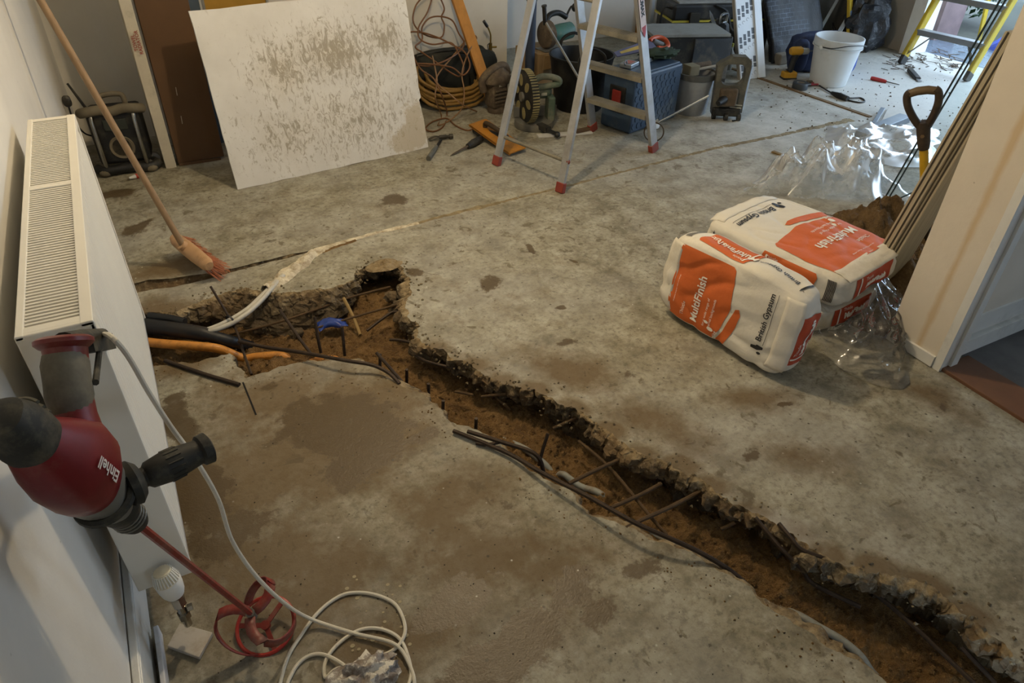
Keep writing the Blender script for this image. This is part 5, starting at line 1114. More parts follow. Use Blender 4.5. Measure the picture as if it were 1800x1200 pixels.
def insulation():
    a, b = F(1356, 112), F(1446, 100); up = V((.05, .30, .62)).normalized(); e = (b - a).normalized(); L = (b - a).length
    m, t_ = newmat('black_foil_grid'); tc = t_.new('ShaderNodeTexCoord'); br = t_.new('ShaderNodeTexBrick', i_Scale=7.); br.inputs['Mortar Size'].default_value = .012; br.inputs['Color1'].default_value = (.012, .018, .028, 1); br.inputs['Color2'].default_value = (.016, .022, .034, 1); br.inputs['Mortar'].default_value = (.12, .15, .19, 1); t_.link(tc.outputs['Object'], br.inputs['Vector'])
    n_ = t_.ramp(t_.noise(tc.outputs['Object'], 3, 5), [(.45, 0.), (.62, 1.)]); c = t_.mix(n_, (.012, .013, .014), br.outputs['Color']); t_.link(c, t_.b.inputs['Base Color']); t_.b.inputs['Roughness'].default_value = .6; t_.bump(t_.noise(tc.outputs['Object'], 7, 4), .5, .02)
    T = frame(a, e, y=up); t = thing('foil_board', 'black foil-faced sheet with a faint grid, bowed and leaning on the wall', 'board', T)
    mb = MB(); H_ = .62
    def fn(u, v): return V((L * u + .012 * math.sin(v * 5), H_ * v * (.86 + .14 * u), .05 * math.sin(u * PI) * (1 - .3 * v) + .012 * noise.noise(V((u * 5, v * 5, 0)))))
    mb.sheet(fn, 24, 20); mb.build('sheet', m, t, smooth=True, solid=.025)
    mb = MB(); mb.sheet(lambda u, v: fn(u, v) + V((.02, 0, -.05)), 12, 10); mb.build('back_sheet', BLK, t, smooth=True, solid=.02)
insulation()
# ================================================================== far right corner
def bucket_area():
    c = F(1474, 153); t = thing('white_bucket', 'large white plastic bucket with black wire handle on the far floor', 'bucket', tr(c.x, c.y + .12, 0) @ rot('X', 1.0)); WB = M('bucket_white', 'c9ced0', .4, var=.04, dirt='9a9a92', damt=.15)
    mb = MB(); mb.lathe([(0, .003), (.135, 0), (.142, .006), (.178, .30), (.186, .302), (.186, .355), (.178, .357), (.174, .30), (.137, .012), (0, .012)], 40); mb.build('pail', WB, t, smooth=True)
    mb = MB(); mb.lathe([(.180, .288), (.190, .288), (.190, .296), (.180, .296)], 40); mb.build('rim_ring', WB, t, smooth=True)
    mb = MB(); mb.tube(crom([(-.188, .0, .30), (-.175, -.10, .31), (-.10, -.17, .335), (.0, -.19, .335), (.10, -.18, .32), (.175, -.11, .29), (.188, 0, .28), (.19, .02, .2), (.18, -.02, .05)], 6), .0035, 6); mb.build('wire_handle', BLK, t, smooth=True)
    for s in (-1, 1): mb = MB(); mb.blob((s * .187, 0, .295), (.012, .02, .018), 10, 8); mb.build('handle_lug', WB, t, smooth=True)
    NV = M('navy_fabric', '1d2a4a', .75, var=.2, dirt='5f6470', damt=.15); BLU = M('blue_fabric', '24489c', .6, var=.2)
    t = thing('navy_bag', 'navy blue fabric bag standing behind the white bucket', 'bag', loc=(c.x + .16, c.y + .40, 0), rz=-.45)
    mb = MB(); mb.blob((0, 0, .16), (.27, .10, .16), 24, 12, .12, 2.5, 6., pw=.6); mb.build('bag_body', NV, t, smooth=True)
    mb = MB(); mb.blob((-.20, -.09, .15), (.065, .05, .13), 16, 10, pw=.7); mb.build('side_pocket', NV, t, smooth=True); mb = MB(); mb.blob((.23, -.07, .13), (.06, .06, .12), 16, 10, .1, pw=.7); mb.build('blue_pocket', BLU, t, smooth=True)
    mb = MB(); mb.lathe([(.008, 0), (.013, 0), (.013, .004), (.008, .004)], 14, tr(-.205, -.138, .22) @ rot('X', 90)); mb.build('eyelet', M('eyelet_steel', 'a0a0a0', .3, .9), t); mb = MB(); mb.tube(crom([(-.25, -.08, .2), (-.30, -.12, .12), (-.28, -.13, .05)], 5), .012, 7, flat=.4); mb.build('strap', NV, t, smooth=True)
    # cordless drill
    d = F(1385, 138); T = tr(d.x, d.y, 0) @ rot('Z', -20); t = thing('cordless_drill', 'yellow and black cordless drill standing on its battery', 'power tool', T); YD = M('drill_yellow', 'b98a1e', .45, var=.1, dirt=DUST, damt=.15)
    mb = MB(); mb.box((0, 0, .030), (.115, .075, .055)); mb.build('battery', YD, t, bevel=.012); mb = MB(); mb.box((0, 0, .008), (.118, .078, .016)); mb.build('battery_base', BLK, t, bevel=.004)
    mb = MB(); mb.tube([(-.01, 0, .055), (0, 0, .07), (.01, 0, .13), (.02, 0, .19)], [.034, .024, .021, .026], 12); mb.build('grip', BLK, t, smooth=True); mb = MB(); mb.tube([(-.035, 0, .215), (-.02, 0, .217), (.05, 0, .217), (.065, 0, .215)], [.026, .033, .034, .026], 14); mb.build('motor_body', YD, t, smooth=True)
    mb = MB(); mb.tube([(.065, 0, .215), (.08, 0, .215), (.115, 0, .215), (.125, 0, .215)], [.027, .026, .024, .014], 14); mb.build('chuck', M('drill_chuck', 'b9b9b4', .35, .7), t, smooth=True); mb = MB(); mb.cyl((.12, 0, .215), (.165, 0, .215), .004, n=8); mb.build('bit', M('bright_steel', 'a9adb0'), t); mb = MB(); mb.blob((.032, 0, .165), (.010, .009, .018), 8, 6); mb.build('trigger', BLK, t, smooth=True)
    # tape roll, lid, pliers, cable with plug
    p = F(1405, 156); t = thing('grey_tape', 'roll of dark grey tape lying near the cordless drill', 'tape', loc=(p.x, p.y, 0)); mb = MB(); mb.lathe([(.032, 0), (.058, 0), (.06, .004), (.06, .046), (.058, .05), (.032, .05), (.032, 0)], 26); mb.build('roll', M('tape_grey', '3b4146', .5), t, smooth=True); mb = MB(); mb.lathe([(.032, .001), (.030, .001), (.030, .049), (.032, .049)], 20); mb.build('core', M('core_card', '7d7a72'), t)
    p = F(1398, 145); t = thing('clear_lid', 'small round clear plastic lid lying by the drill battery', 'lid', loc=(p.x, p.y, 0)); mb = MB(); mb.lathe([(0, .012), (.05, .012), (.054, .010), (.056, 0), (.05, .008), (0, .008)], 22); mb.build('lid', M('lid_clear', 'a3abb0', .2), t, smooth=True)
    for lab, a, b, col in (('red handled pliers lying in front of the white bucket', (1418, 142), (1462, 150), 'a02a2a'), ('red plastic clip tangled beside the grey tape', (1412, 150), (1440, 146), '8e2430')):
        a, b = F(*a, .018), F(*b, .012); d_ = (b - a).normalized(); o_ = V((-d_.y, d_.x, 0)); t = thing('red_pliers', lab, 'pliers', loc=(a + b) / 2 * 1. - V((0, 0, .015))); m_ = (a + b) / 2
        for s in (-1, 1): mb = MB(); mb.tube(crom([m_ - d_ * .02, m_ + d_ * .03 + o_ * s * .018, b + o_ * s * .030], 5), .008, 8); mb.build('handle', M('red_' + col, col, .45), t, world=True, smooth=True)
        mb = MB(); mb.tube([m_ - d_ * .015, m_ - d_ * .05, a], [.014, .012, .003], 8); mb.build('jaws', M('dark_steel', '3c3a35'), t, world=True, smooth=True)
    pts = [F(1440, 150, .01), F(1465, 165, .008), F(1490, 172, .012), F(1512, 172, .006), F(1520, 178, .006), F(1510, 180, .006), F(1490, 176, .006)]; t = thing('plug_lead', 'short black lead with chunky plug on the pale floor', 'cable', loc=F(1480, 172)); mb = MB(); mb.tube(crom(pts, 6), .006, 7); mb.build('lead', BLK, t, world=True, smooth=True); mb = MB(); a, b = F(1462, 163, .02), F(1490, 174, .018); mb.tube([a, a.lerp(b, .5), b], [.012, .024, .02], 12); mb.build('plug', BLK, t, world=True, smooth=True)
    a, b = F(1531, 137, .016), F(1581, 149, .008); t = thing('red_screwdriver', 'screwdriver with red handle lying on the pale floor', 'screwdriver', loc=(a + b) / 2 - V((0, 0, .012))); m_ = a.lerp(b, .55); mb = MB(); mb.tube([a, a.lerp(m_, .15), a.lerp(m_, .8), m_], [.013, .016, .015, .010], 10); mb.build('handle', M('red_a02a2a', 'a02a2a', .45), t, world=True, smooth=True); mb = MB(); mb.tube([m_, b], [.005, .003], 8); mb.build('blade', M('dark_steel', '3c3a35'), t, world=True, smooth=True)
    a, b = F(1599, 122, .02), F(1617, 143, .008); t = thing('bolster_chisel', 'dark bolster chisel lying in front of the yellow ladder', 'chisel', loc=(a + b) / 2 - V((0, 0, .014))); mb = MB(); mb.bar(a, a.lerp(b, .8), .045, .028); mb.build('grip', BLK, t, world=True, bevel=.006); mb = MB(); mb.bar(a.lerp(b, .8), b, .03, .006); mb.build('blade', M('bright_steel', 'a9adb0'), t, world=True)
bucket_area()
def leaning_stuff():
    # spirit level
    a = F(1492, 92); t = thing('spirit_level', 'yellow spirit level standing upright behind the white bucket', 'spirit level', frame(a, V((.9, .3, 0)), y=V((0, .28, .95)))); YV = M('level_yellow', 'b5972c', .4, var=.08)
    mb = MB(); mb.box((0, .6, 0), (.062, 1.2, .02)); mb.box((-.028, .6, 0), (.008, 1.2, .028)); mb.box((.028, .6, 0), (.008, 1.2, .028)); mb.build('rail', YV, t, bevel=.002); mb = MB(); mb.cyl((0, .33, .008), (0, .33, .016), .024, n=18); mb.build('vial_window', M('vial_blue', '6c7fa6', .2), t, smooth=True); mb = MB(); mb.cyl((0, .46, .008), (0, .46, .013), .010, n=12); mb.build('screw', BLK, t)
    # metal channels and dark bar crossing behind
    GP = M('grey_panel', '6a6c6c', .6, var=.12)
    a0, a1 = OY(1442, 52, 4.85), OY(1479, -12, 5.0); mb = MB(); mb.bar(a0 - (a1 - a0) * .55, a1 + (a1 - a0) * .2, .025, .012); mb.build('pale_channel', M('pale_metal', 'aeb4b8', .4, .4), label='pale metal strip leaning left of the yellow level', cat='metal strip')
    a0, a1 = OY(1478, 52, 4.7), OY(1508, 0, 4.8); mb = MB(); mb.bar(a0 - (a1 - a0) * .6, a1 + (a1 - a0) * .1, .035, .015); mb.build('white_channel', M('pale_metal', 'aeb4b8'), label='white metal strip crossing behind the yellow level', cat='metal strip')
    a0, a1 = OY(1468, 55, 5.0), OY(1446, -5, 5.2); mb = MB(); mb.cyl(a0 + (a0 - a1) * .45, a1 + (a1 - a0) * .5, .012, n=8); mb.build('dark_pole', BLK, label='thin dark pole leaning above the navy bag', cat='pole')
    mb = MB(); T = frame(OY(1470, 75, 5.0), V((1, -.15, 0)), y=V((-.25, .25, 1))); mb.prism([(-.5, -.16), (.1, -.16), (.1, .9), (-.5, .9)], -.01, .01, T); mb.build('grey_sheet', M('sheet_grey', '5c5a54', .7, var=.12), label='dull grey sheet leaning on the far wall behind the strips', cat='board')
    # timber posts
    for i, (px, lab) in enumerate(((1518, 'weathered brown timber post left of the pair behind the bin bag'), (1534, 'weathered brown timber post right of the pair behind the bin bag'))):
        g = OY(px, 30, 4.84 - i * .04); mb = MB(); mb.bar(V((g.x - .06, g.y - .12, 0)), V((g.x + .02, g.y + .1, 1.3)), .075, .05); mb.build('timber_post', M('weathered_timber', '6a5b48', .8, var=.25, stretch=(10, 10, .6)), label=lab, cat='timber', group='posts behind the bin bag', bevel=.003)
    # bin bag
    m, t_ = newmat('bin_bag_black'); tc = t_.new('ShaderNodeTexCoord'); t_.b.inputs['Base Color'].default_value = (.012, .014, .018, 1); t_.b.inputs['Roughness'].default_value = .42; t_.bump(t_.noise(tc.outputs['Object'], 9, 4, .6, 1.5), .8, .03)
    g = F(1528, 93); mb = MB(); mb.blob((g.x + .02, g.y + .14, .24), (.22, .17, .27), 34, 22, .42, 2.6, 5.); mb.blob((g.x - .05, g.y + .2, .47), (.10, .09, .13), 18, 12, .5, 3., 1.); mb.build('bin_bag', m, smooth=True, label='slumped glossy black bin bag against the far wall', cat='bin bag')
    for i, (x, y) in enumerate(((1372, 108), (1388, 104))):
        g = F(x, y + 4); mb = MB(); mb.box((g.x, g.y, .045), (.11, .08, .09), None); mb.build('concrete_lump', M('lump_grey', '7c766a', .85, var=.2), bevel=.012, label=('pale concrete block by the foil sheet, left of two', 'pale concrete block by the foil sheet, right of two')[i], cat='block', group='blocks by the foil sheet')
leaning_stuff()
def yellow_ladder():
    f1, f2 = F(1583, 113), F(1697, 143); wd = (f1 - f2).normalized(); ax = V((1, .10, 0)); t = thing('yellow_ladder', 'yellow step ladder with grey steps in front of the garden door', 'ladder', loc=(f1 + f2) / 2)
    YF = M('yellow_fibreglass', 'b59a1e', .45, var=.1, dirt='6e6434', damt=.2); GS = M('ladder_grey', '7f8284', .5, .5, dirt=DUST, damt=.25)
    k = .46
    for f_ in (f1, f2):
        a, b = f_ + V((0, 0, .04)) + ax * .02, f_ + ax * k * 1.5 + V((0, 0, 1.5)); a = f_.lerp(b, .03); mb = MB(); mb.bar(a, b, .085, .02, wd); mb.bar(a + ax * .0 + V((-.03, 0, .01)), b + V((-.03, 0, .01)), .012, .034, wd); mb.build('front_rail', YF, t, world=True, bevel=.002)
        mb = MB(); mb.bar(f_, f_.lerp(b, .045), .095, .034, wd); mb.build('foot', BLK, t, world=True, bevel=.006)
        r = f_ + ax * 1.25 - wd * (.0); mb = MB(); mb.bar(r, b + ax * .08, .06, .018, wd); mb.build('rear_rail', YF, t, world=True, bevel=.002)
    for z in (.26, .53, .80, 1.07, 1.34):
        o_ = ax * k * z + V((0, 0, z)); mb = MB(); mb.bar(f1 + o_, f2 + o_, .085, .045, (0, 0, 1)); mb.build('step', GS, t, world=True, bevel=.003)
    for f_, g_ in ((f1, f2), (f2, f1)):
        o_ = ax * k * .24 + V((0, 0, .24)); e = f_.lerp(g_, .22) + o_; mb = MB(); mb.bar(f_ + ax * k * .08 + V((0, 0, .08)), e, .022, .008, (0, 0, 1)); mb.build('step_brace', GS, t, world=True)
yellow_ladder()
# ---- glass sheet leaning on the partition
def thinglass(name, tint, gl=.06, rough=.0, haze=0.):
    m, t = newmat(name); out = t.n['Material Output']; t.n.remove(t.b)
    tr_ = t.new('ShaderNodeBsdfTransparent'); tr_.inputs[0].default_value = (*tint, 1); g = t.new('ShaderNodeBsdfGlossy'); g.inputs['Roughness'].default_value = rough
    f = t.new('ShaderNodeFresnel'); f.inputs[0].default_value = 1.45; mx = t.new('ShaderNodeMixShader'); k = t.math('ADD', t.math('MULTIPLY', f.outputs[0], 1.0), gl - .04, True); t.link(k, mx.inputs[0]); t.link(tr_.outputs[0], mx.inputs[1]); t.link(g.outputs[0], mx.inputs[2]); last = mx
    if haze:
        d = t.new('ShaderNodeBsdfDiffuse'); d.inputs[0].default_value = (.8, .83, .86, 1); tc = t.new('ShaderNodeTexCoord'); hz = t.math('MULTIPLY', t.ramp(t.noise(tc.outputs['Object'], 14, 4), [(.35, .25), (.7, 1.)]), haze); m2 = t.new('ShaderNodeMixShader'); t.link(hz, m2.inputs[0]); t.link(mx.outputs[0], m2.inputs[1]); t.link(d.outputs[0], m2.inputs[2]); last = m2
    t.link(last.outputs[0], out.inputs[0]); return m
GLASS = thinglass('clear_glass', (.86, .92, .92), .05); FILM = thinglass('clear_plastic_film', (.95, .97, .98), .015, .34, .42)
FILM2 = thinglass('clear_wrap_film', (.95, .96, .97), .06, .07, .09)
def glass_sheet():
    f = F(1546, 365); e = (OY(1759, 0, 1.85) - f).normalized(); T = frame(f + V((0, 0, .004)), V((1, 0, 0)) - e * e.x, y=e)
    t = thing('glass_sheet', 'large clear glass sheet leaning against the partition wall', 'glass', T); W_, H_ = 1.05, 2.05
    mb = MB(); mb.add([(0, 0, 0), (W_, 0, 0), (W_, H_, 0), (0, H_, 0)], [(0, 1, 2, 3)]); mb.build('pane', GLASS, t)
    EG = M('glass_edge', '28363a', .2)
    mb = MB(); mb.box((-.002, H_ / 2, 0), (.005, H_, .007)); mb.build('pane_edge', EG, t); mb = MB(); mb.box((W_ / 2, -.001, 0), (W_, .004, .007)); mb.build('pane_edge', EG, t)
    mb = MB(); mb.box((.014, H_ / 2, .012), (.006, H_, .006)); mb.build('pane_edge', EG, t)
glass_sheet()
WB1 = M('grooved_board', 'a39a84', .65, var=.14, stretch=(14, 14, .5), dirt='57503f', damt=.2)
def boards():
    names = ['nearest the wall', 'the middle one', 'the outermost one']
    for i in range(3):
        th = .026; L = (1.12, 1.20, 1.17)[i]; sl = .17; xo = 2.60 + (.012, .0, .010)[i]; y0 = 1.369 + sl * 1.17 + .013 + i * .0285; a = V((xo + .06, y0, .004)); d = V((0, -sl, 1))
        t = thing('long_board', 'long grooved grey-brown board leaning on the partition end, ' + names[i], 'board', frame(a, V((1, 0, 0)), z=d), group='boards leaning on the partition')
        mb = MB(); mb.box((0, 0, L / 2), (.12, th, L)); mb.build('plank', WB1, t, bevel=.003)
        mb = MB(); mb.box((-.0605, 0, L / 2), (.003, .006, L)); mb.build('edge_groove', M('groove_dark', '332d22', .8), t)
boards()
# ---- sand and spade
SAND = soilmat('building_sand', ((.075, .040, .014), (.185, .108, .038), (.29, .18, .075)))
def sand():
    mb = MB(); x0, x1, y0, y1 = 2.42, 3.62, 1.366, 2.42; nx, ny = 96, 84
    def hf(x, y):
        h = 0.
        for cx, cy, rx, ry, hh in ((2.98, 1.86, .42, .40, .27), (2.85, 1.55, .36, .3, .22), (3.12, 1.52, .3, .28, .20), (3.1, 2.0, .2, .16, .06), (2.62, 1.50, .2, .18, .07)):
            d = math.hypot((x - cx) / rx, (y - cy) / ry); h = max(h, hh * max(0, 1 - d ** 1.5)) if True else h
        p = V((x, y, 0)); cut = .09 * math.exp(-((x - 3.04) / .07) ** 2) * max(0, 1 - abs(y - 1.83) / .25)
        n_ = fbm(p * 7, 4); return h * (1 + .42 * n_) + .018 * fbm(p * 24, 3) * min(1, h * 8) - cut * min(1, h * 6) - .006
    mb.sheet(lambda u, v: V((x0 + (x1 - x0) * u, y0 + (y1 - y0) * v, max(-.004, hf(x0 + (x1 - x0) * u, y0 + (y1 - y0) * v)))), nx, ny)
    # drop the cells that lie under the floor
    keep = [f for f in mb.f if max(mb.v[i].z for i in f) > -.003]; mb.f = keep; mb.mi = [0] * len(keep)
    mb.build('sand_heap', SAND, smooth=True, kind='stuff', label='heap of damp brown sand between the bags and the partition', cat='sand', keep=True)
    top, bot = OY(1622, 168, 1.86), OY(1627, 408, 1.73); d = (bot - top).normalized(); xx = V((.5, -.85, 0)); xx = xx - d * xx.dot(d); T = frame(bot, xx, z=-d); L = (top - bot).length
    t = thing('digging_spade', 'spade with worn yellow shaft and dark handle stuck in the sand', 'spade', T); DK = M('spade_handle_dark', '33291f', .6, var=.25, dirt='6b5a42', damt=.25); YS = M('spade_yellow', 'c29a1c', .45, var=.08, dirt='6b5020', damt=.12, dscale=20)
    mb = MB(); mb.tube([(0, 0, .0), (0, 0, L - .20)], .0185, 16); mb.build('shaft', YS, t, smooth=True)
    mb = MB(); mb.tube([(0, 0, L - .24), (0, 0, L - .21), (0, 0, L - .14), (0, 0, L - .115)], [.022, .026, .028, .022], 16); mb.build('handle_socket', DK, t, smooth=True)
    for s in (-1, 1): mb = MB(); mb.tube(crom([(s * .004, 0, L - .15), (s * .034, 0, L - .10), (s * .056, 0, L - .04), (s * .058, 0, L + .005), (s * .045, 0, L + .022)], 5), .0175, 12, flat=.9); mb.build('handle_fork', DK, t, smooth=True)
    mb = MB(); mb.tube([(-.058, 0, L + .012), (-.02, 0, L + .022), (.02, 0, L + .022), (.058, 0, L + .012)], [.016, .0175, .0175, .016], 14); mb.build('handle_grip', M('worn_grip', '5d4d36', .6, var=.2), t, smooth=True)
    mb = MB(); mb.cyl((0, -.028, L - .17), (0, .028, L - .17), .008, n=10); mb.build('rivet', M('rivet_tan', '7d6c4e', .5, .5), t, smooth=True)
    mb = MB(); mb.tube([(0, 0, -.12), (0, 0, .0), (0, 0, .06), (0, 0, .10)], [.016, .022, .023, .0215], 14); mb.build('steel_socket', M('spade_steel', '3f3a33', .5, .6, dirt='5a4526', damt=.3), t, smooth=True); mb = MB(); mb.tube([(0, 0, .088), (0, 0, .106)], .0245, 14); mb.build('socket_collar', BLK, t, smooth=True)
    mb = MB(); mb.sheet(lambda u, v: V(((u - .5) * .18 * (1 - .25 * (1 - v) ** 2), .014 * math.cos((u - .5) * PI), -.36 + .26 * v)), 10, 8); mb.build('blade', M('spade_steel', '3f3a33'), t, smooth=True, solid=.003)
sand()
# ---- clear plastic sheeting
def film(name, quad, hgt, seed, label, nu=60, nv=44, zb=None, parent=None):
    q = [V(p) for p in quad]; mb = MB()
    def fn(u, v):
        u2 = u + .05 * noise.noise(V((u * 3, v * 5, seed))); v2 = v + .05 * noise.noise(V((u * 5, v * 3, seed + 4)))
        p = q[0].lerp(q[1], u2).lerp(q[3].lerp(q[2], u2), v2); a = p * 5 + V((seed, 0, 0)); b = p * 12 + V((0, seed, 0))
        rid = (1 - abs(noise.noise(a)) * 2.4) * .6 + (1 - abs(noise.noise(b)) * 2.2) * .32 + .08 * noise.noise(p * 22); e = min(1, 5 * min(u, 1 - u, v, 1 - v) + .08)
        return p + V((noise.noise(b) * .02, noise.noise(b + V((9, 0, 0))) * .02, .004 + max(0, hgt * e * (.35 + .75 * rid))))
    mb.sheet(fn, nu, nv); return mb.build(name, FILM, smooth='all', label=label, cat='plastic sheet')
film('plastic_sheet', [F(1300, 345), F(1338, 314), F(1475, 288), F(1600, 350)], .20, 2., 'crumpled clear plastic sheeting piled behind the plaster bags')
film('plastic_sheet', [F(1390, 352), F(1385, 318), F(1505, 285), F(1560, 360)], .28, 7., 'taller peak of crumpled clear plastic next to the sand heap', 50, 40)
film('plastic_sheet', [F(1438, 280), F(1455, 225), F(1650, 232), F(1640, 300)], .09, 12., 'flatter clear plastic sheeting spread in front of the spade handle')
def wrap():
    mb = MB()
    top = [V((2.63, 1.58, .20)), V((2.50, 1.50, .19)), V((2.33, 1.42, .17)), V((2.20, 1.40, .13))]; bot = [F(1592, 600, .01), F(1588, 680, .004), F(1480, 650, .004), F(1410, 570, .004)]
    tt, bb = crom(top, 14), crom(bot, 14); n = min(len(tt), len(bb)); nv = 34
    def fn(u, v):
        i = u * (n - 1); a, b = tt[int(i)].lerp(tt[min(int(i) + 1, n - 1)], i % 1), bb[int(i)].lerp(bb[min(int(i) + 1, n - 1)], i % 1)
        p = a.lerp(b, v); p.z = a.z + (b.z - a.z) * (1 - (1 - v) ** 1.7); q = V((u * 7, v * 3.2, 3.)); r1 = 1 - abs(noise.noise(q)) * 2.2; r2 = 1 - abs(noise.noise(q * 2.3)) * 2.2
        o_ = V((.35, -.9, .2)) * (.035 * r1 + .02 * r2) * math.sin(min(1, v * 1.2) * PI * .9 + .15); r = p + o_ + V((0, 0, .03 * max(0, r1) * math.sin(v * PI))); r.z = max(.003, r.z); return r
    mb.sheet(fn, 56, nv); mb.build('plastic_wrap', FILM2, smooth='all', label='torn clear plastic wrapping hanging off the bag stack', cat='plastic wrap')
wrap()
# ---- loose pieces on the floor
def scraps():
    def stick(name, a, b, w_, h, mat, label, cat, za=.0, zb=.0):
        p, q = F(*a, za + h / 2 + .001), F(*b, zb + h / 2 + .001); mb = MB(); mb.bar(p, q, w_, h); return mb.build(name, mat, bevel=.002, label=label, cat=cat)
    ZN = M('galvanised', '7a838c', .4, .7, var=.12)
    t = None; stick('metal_offcut', (1513, 238), (1590, 207), .085, .045, ZN, 'grey metal channel offcut on the clear plastic', 'offcut')
    stick('metal_sliver', (1536, 217), (1552, 190), .03, .012, ZN, 'short grey metal strip sticking up on the floor joint', 'offcut', 0, .03)
    stick('grey_lath', (1578, 222), (1650, 244), .03, .012, M('lath_grey', '8d8a80', .7), 'thin grey lath behind the spade handle', 'lath')
    stick('wood_lath', (1358, 266), (1432, 294), .028, .010, M('lath_brown', '7b643c', .7, var=.2), 'thin brown wooden lath lying left of the plastic sheeting', 'lath')
    stick('white_offcut', (945, 239), (1040, 232), .05, .012, M('offcut_white', 'b9b7b0', .6), 'white board offcut on the floor below the ladder', 'offcut')
    stick('brown_offcut', (1012, 231), (1035, 226), .03, .02, M('offcut_brown', '5a4630', .7), 'small brown offcut behind the ladder foot', 'offcut', .014, .014)
    p = [F(1548, 216), F(1560, 193), F(1590, 196), F(1606, 206), F(1580, 214)]; mb = MB(); mb.prism([(q.x, q.y) for q in p], .002, .012); mb.build('white_fragment', M('offcut_white', 'b9b7b0'), label='broken white plaster piece near the metal channel offcut', cat='fragment')
    # square offcut by the radiator valve
    p = [F(318, 1100), F(376, 1116), F(352, 1160), F(296, 1140)]; mb = MB(); mb.prism([(q.x, q.y) for q in p], .001, .014); mb.build('tile_offcut', M('tile_white', 'b7b1a6', .6, var=.06, dirt='8f7a60', damt=.3, dscale=18), bevel=.002, label='small square white tile offcut below the radiator valve', cat='tile')
    # plaster-caked crumpled bag at the bottom edge
    g = F(640, 1205); m, t_ = newmat('caked_plastic'); tc = t_.new('ShaderNodeTexCoord'); n_ = t_.noise(tc.outputs['Object'], 16, 5, .7); t_.link(t_.ramp(n_, [(.36, (.16, .12, .09)), (.46, (.30, .27, .24)), (.50, (.60, .57, .50))]), t_.b.inputs['Base Color']); t_.b.inputs['Roughness'].default_value = .5; t_.bump(n_, .5, .01)
    mb = MB(); mb.blob((g.x, g.y, .02), (.085, .055, .042), 34, 20, .55, 3.4, 4.); mb.build('caked_rag', m, smooth=True, label='plaster-caked crumpled rag on the coiled white cable', cat='rag')
    # white flecks, paint drips and crumbs over the floor
    rnd = random.Random(33)
    def pk(): 
        x = rnd.uniform(320, 1500); y = rnd.uniform(330, 1190); return F(x, y, 0)
    def okf():
        for _ in range(50):
            p = pk()
            if dist_in(p.x, p.y) < -.03: return p
        return p
    crumbs('floor_grit', 420, okf, .0008, .0028, M('grit_dark', '2c2419', .9, var=.3), FLOOR)
    def far_():
        p = F(rnd.uniform(1330, 1700), rnd.uniform(110, 230), 0); return p
    crumbs('far_grit', 240, far_, .002, .009, M('grit_brown', '4b3c28', .9, var=.3), FLOOR)
    mb = MB()
    for k in range(34):
        p = F(rnd.uniform(600, 725), rnd.uniform(1010, 1170)); r = rnd.uniform(.002, .007); mb.prism([(p.x + r * math.cos(q), p.y + r * math.sin(q) * .9) for q in [2 * PI * j / 9 for j in range(9)]], .0003, .0012)
    mb.build('plaster_drips', M('drip_cream', '9c9174', .7), FLOOR, kind='stuff')
    mb = MB(); 
    for k in range(90):
        p = F(rnd.uniform(1560, 1700), rnd.uniform(92, 125)); a = rnd.uniform(0, PI); L = rnd.uniform(.02, .12); d = V((math.cos(a), math.sin(a), 0)) * L; mb.bar(p + V((0, 0, .004)), p + d + V((0, 0, rnd.uniform(.004, .02))), .008, .003)
    mb.build('leaf_litter', M('litter_brown', '41321f', .9, var=.3), kind='stuff', label='brown twigs and leaf litter scattered below the yellow ladder', cat='litter')
scraps()
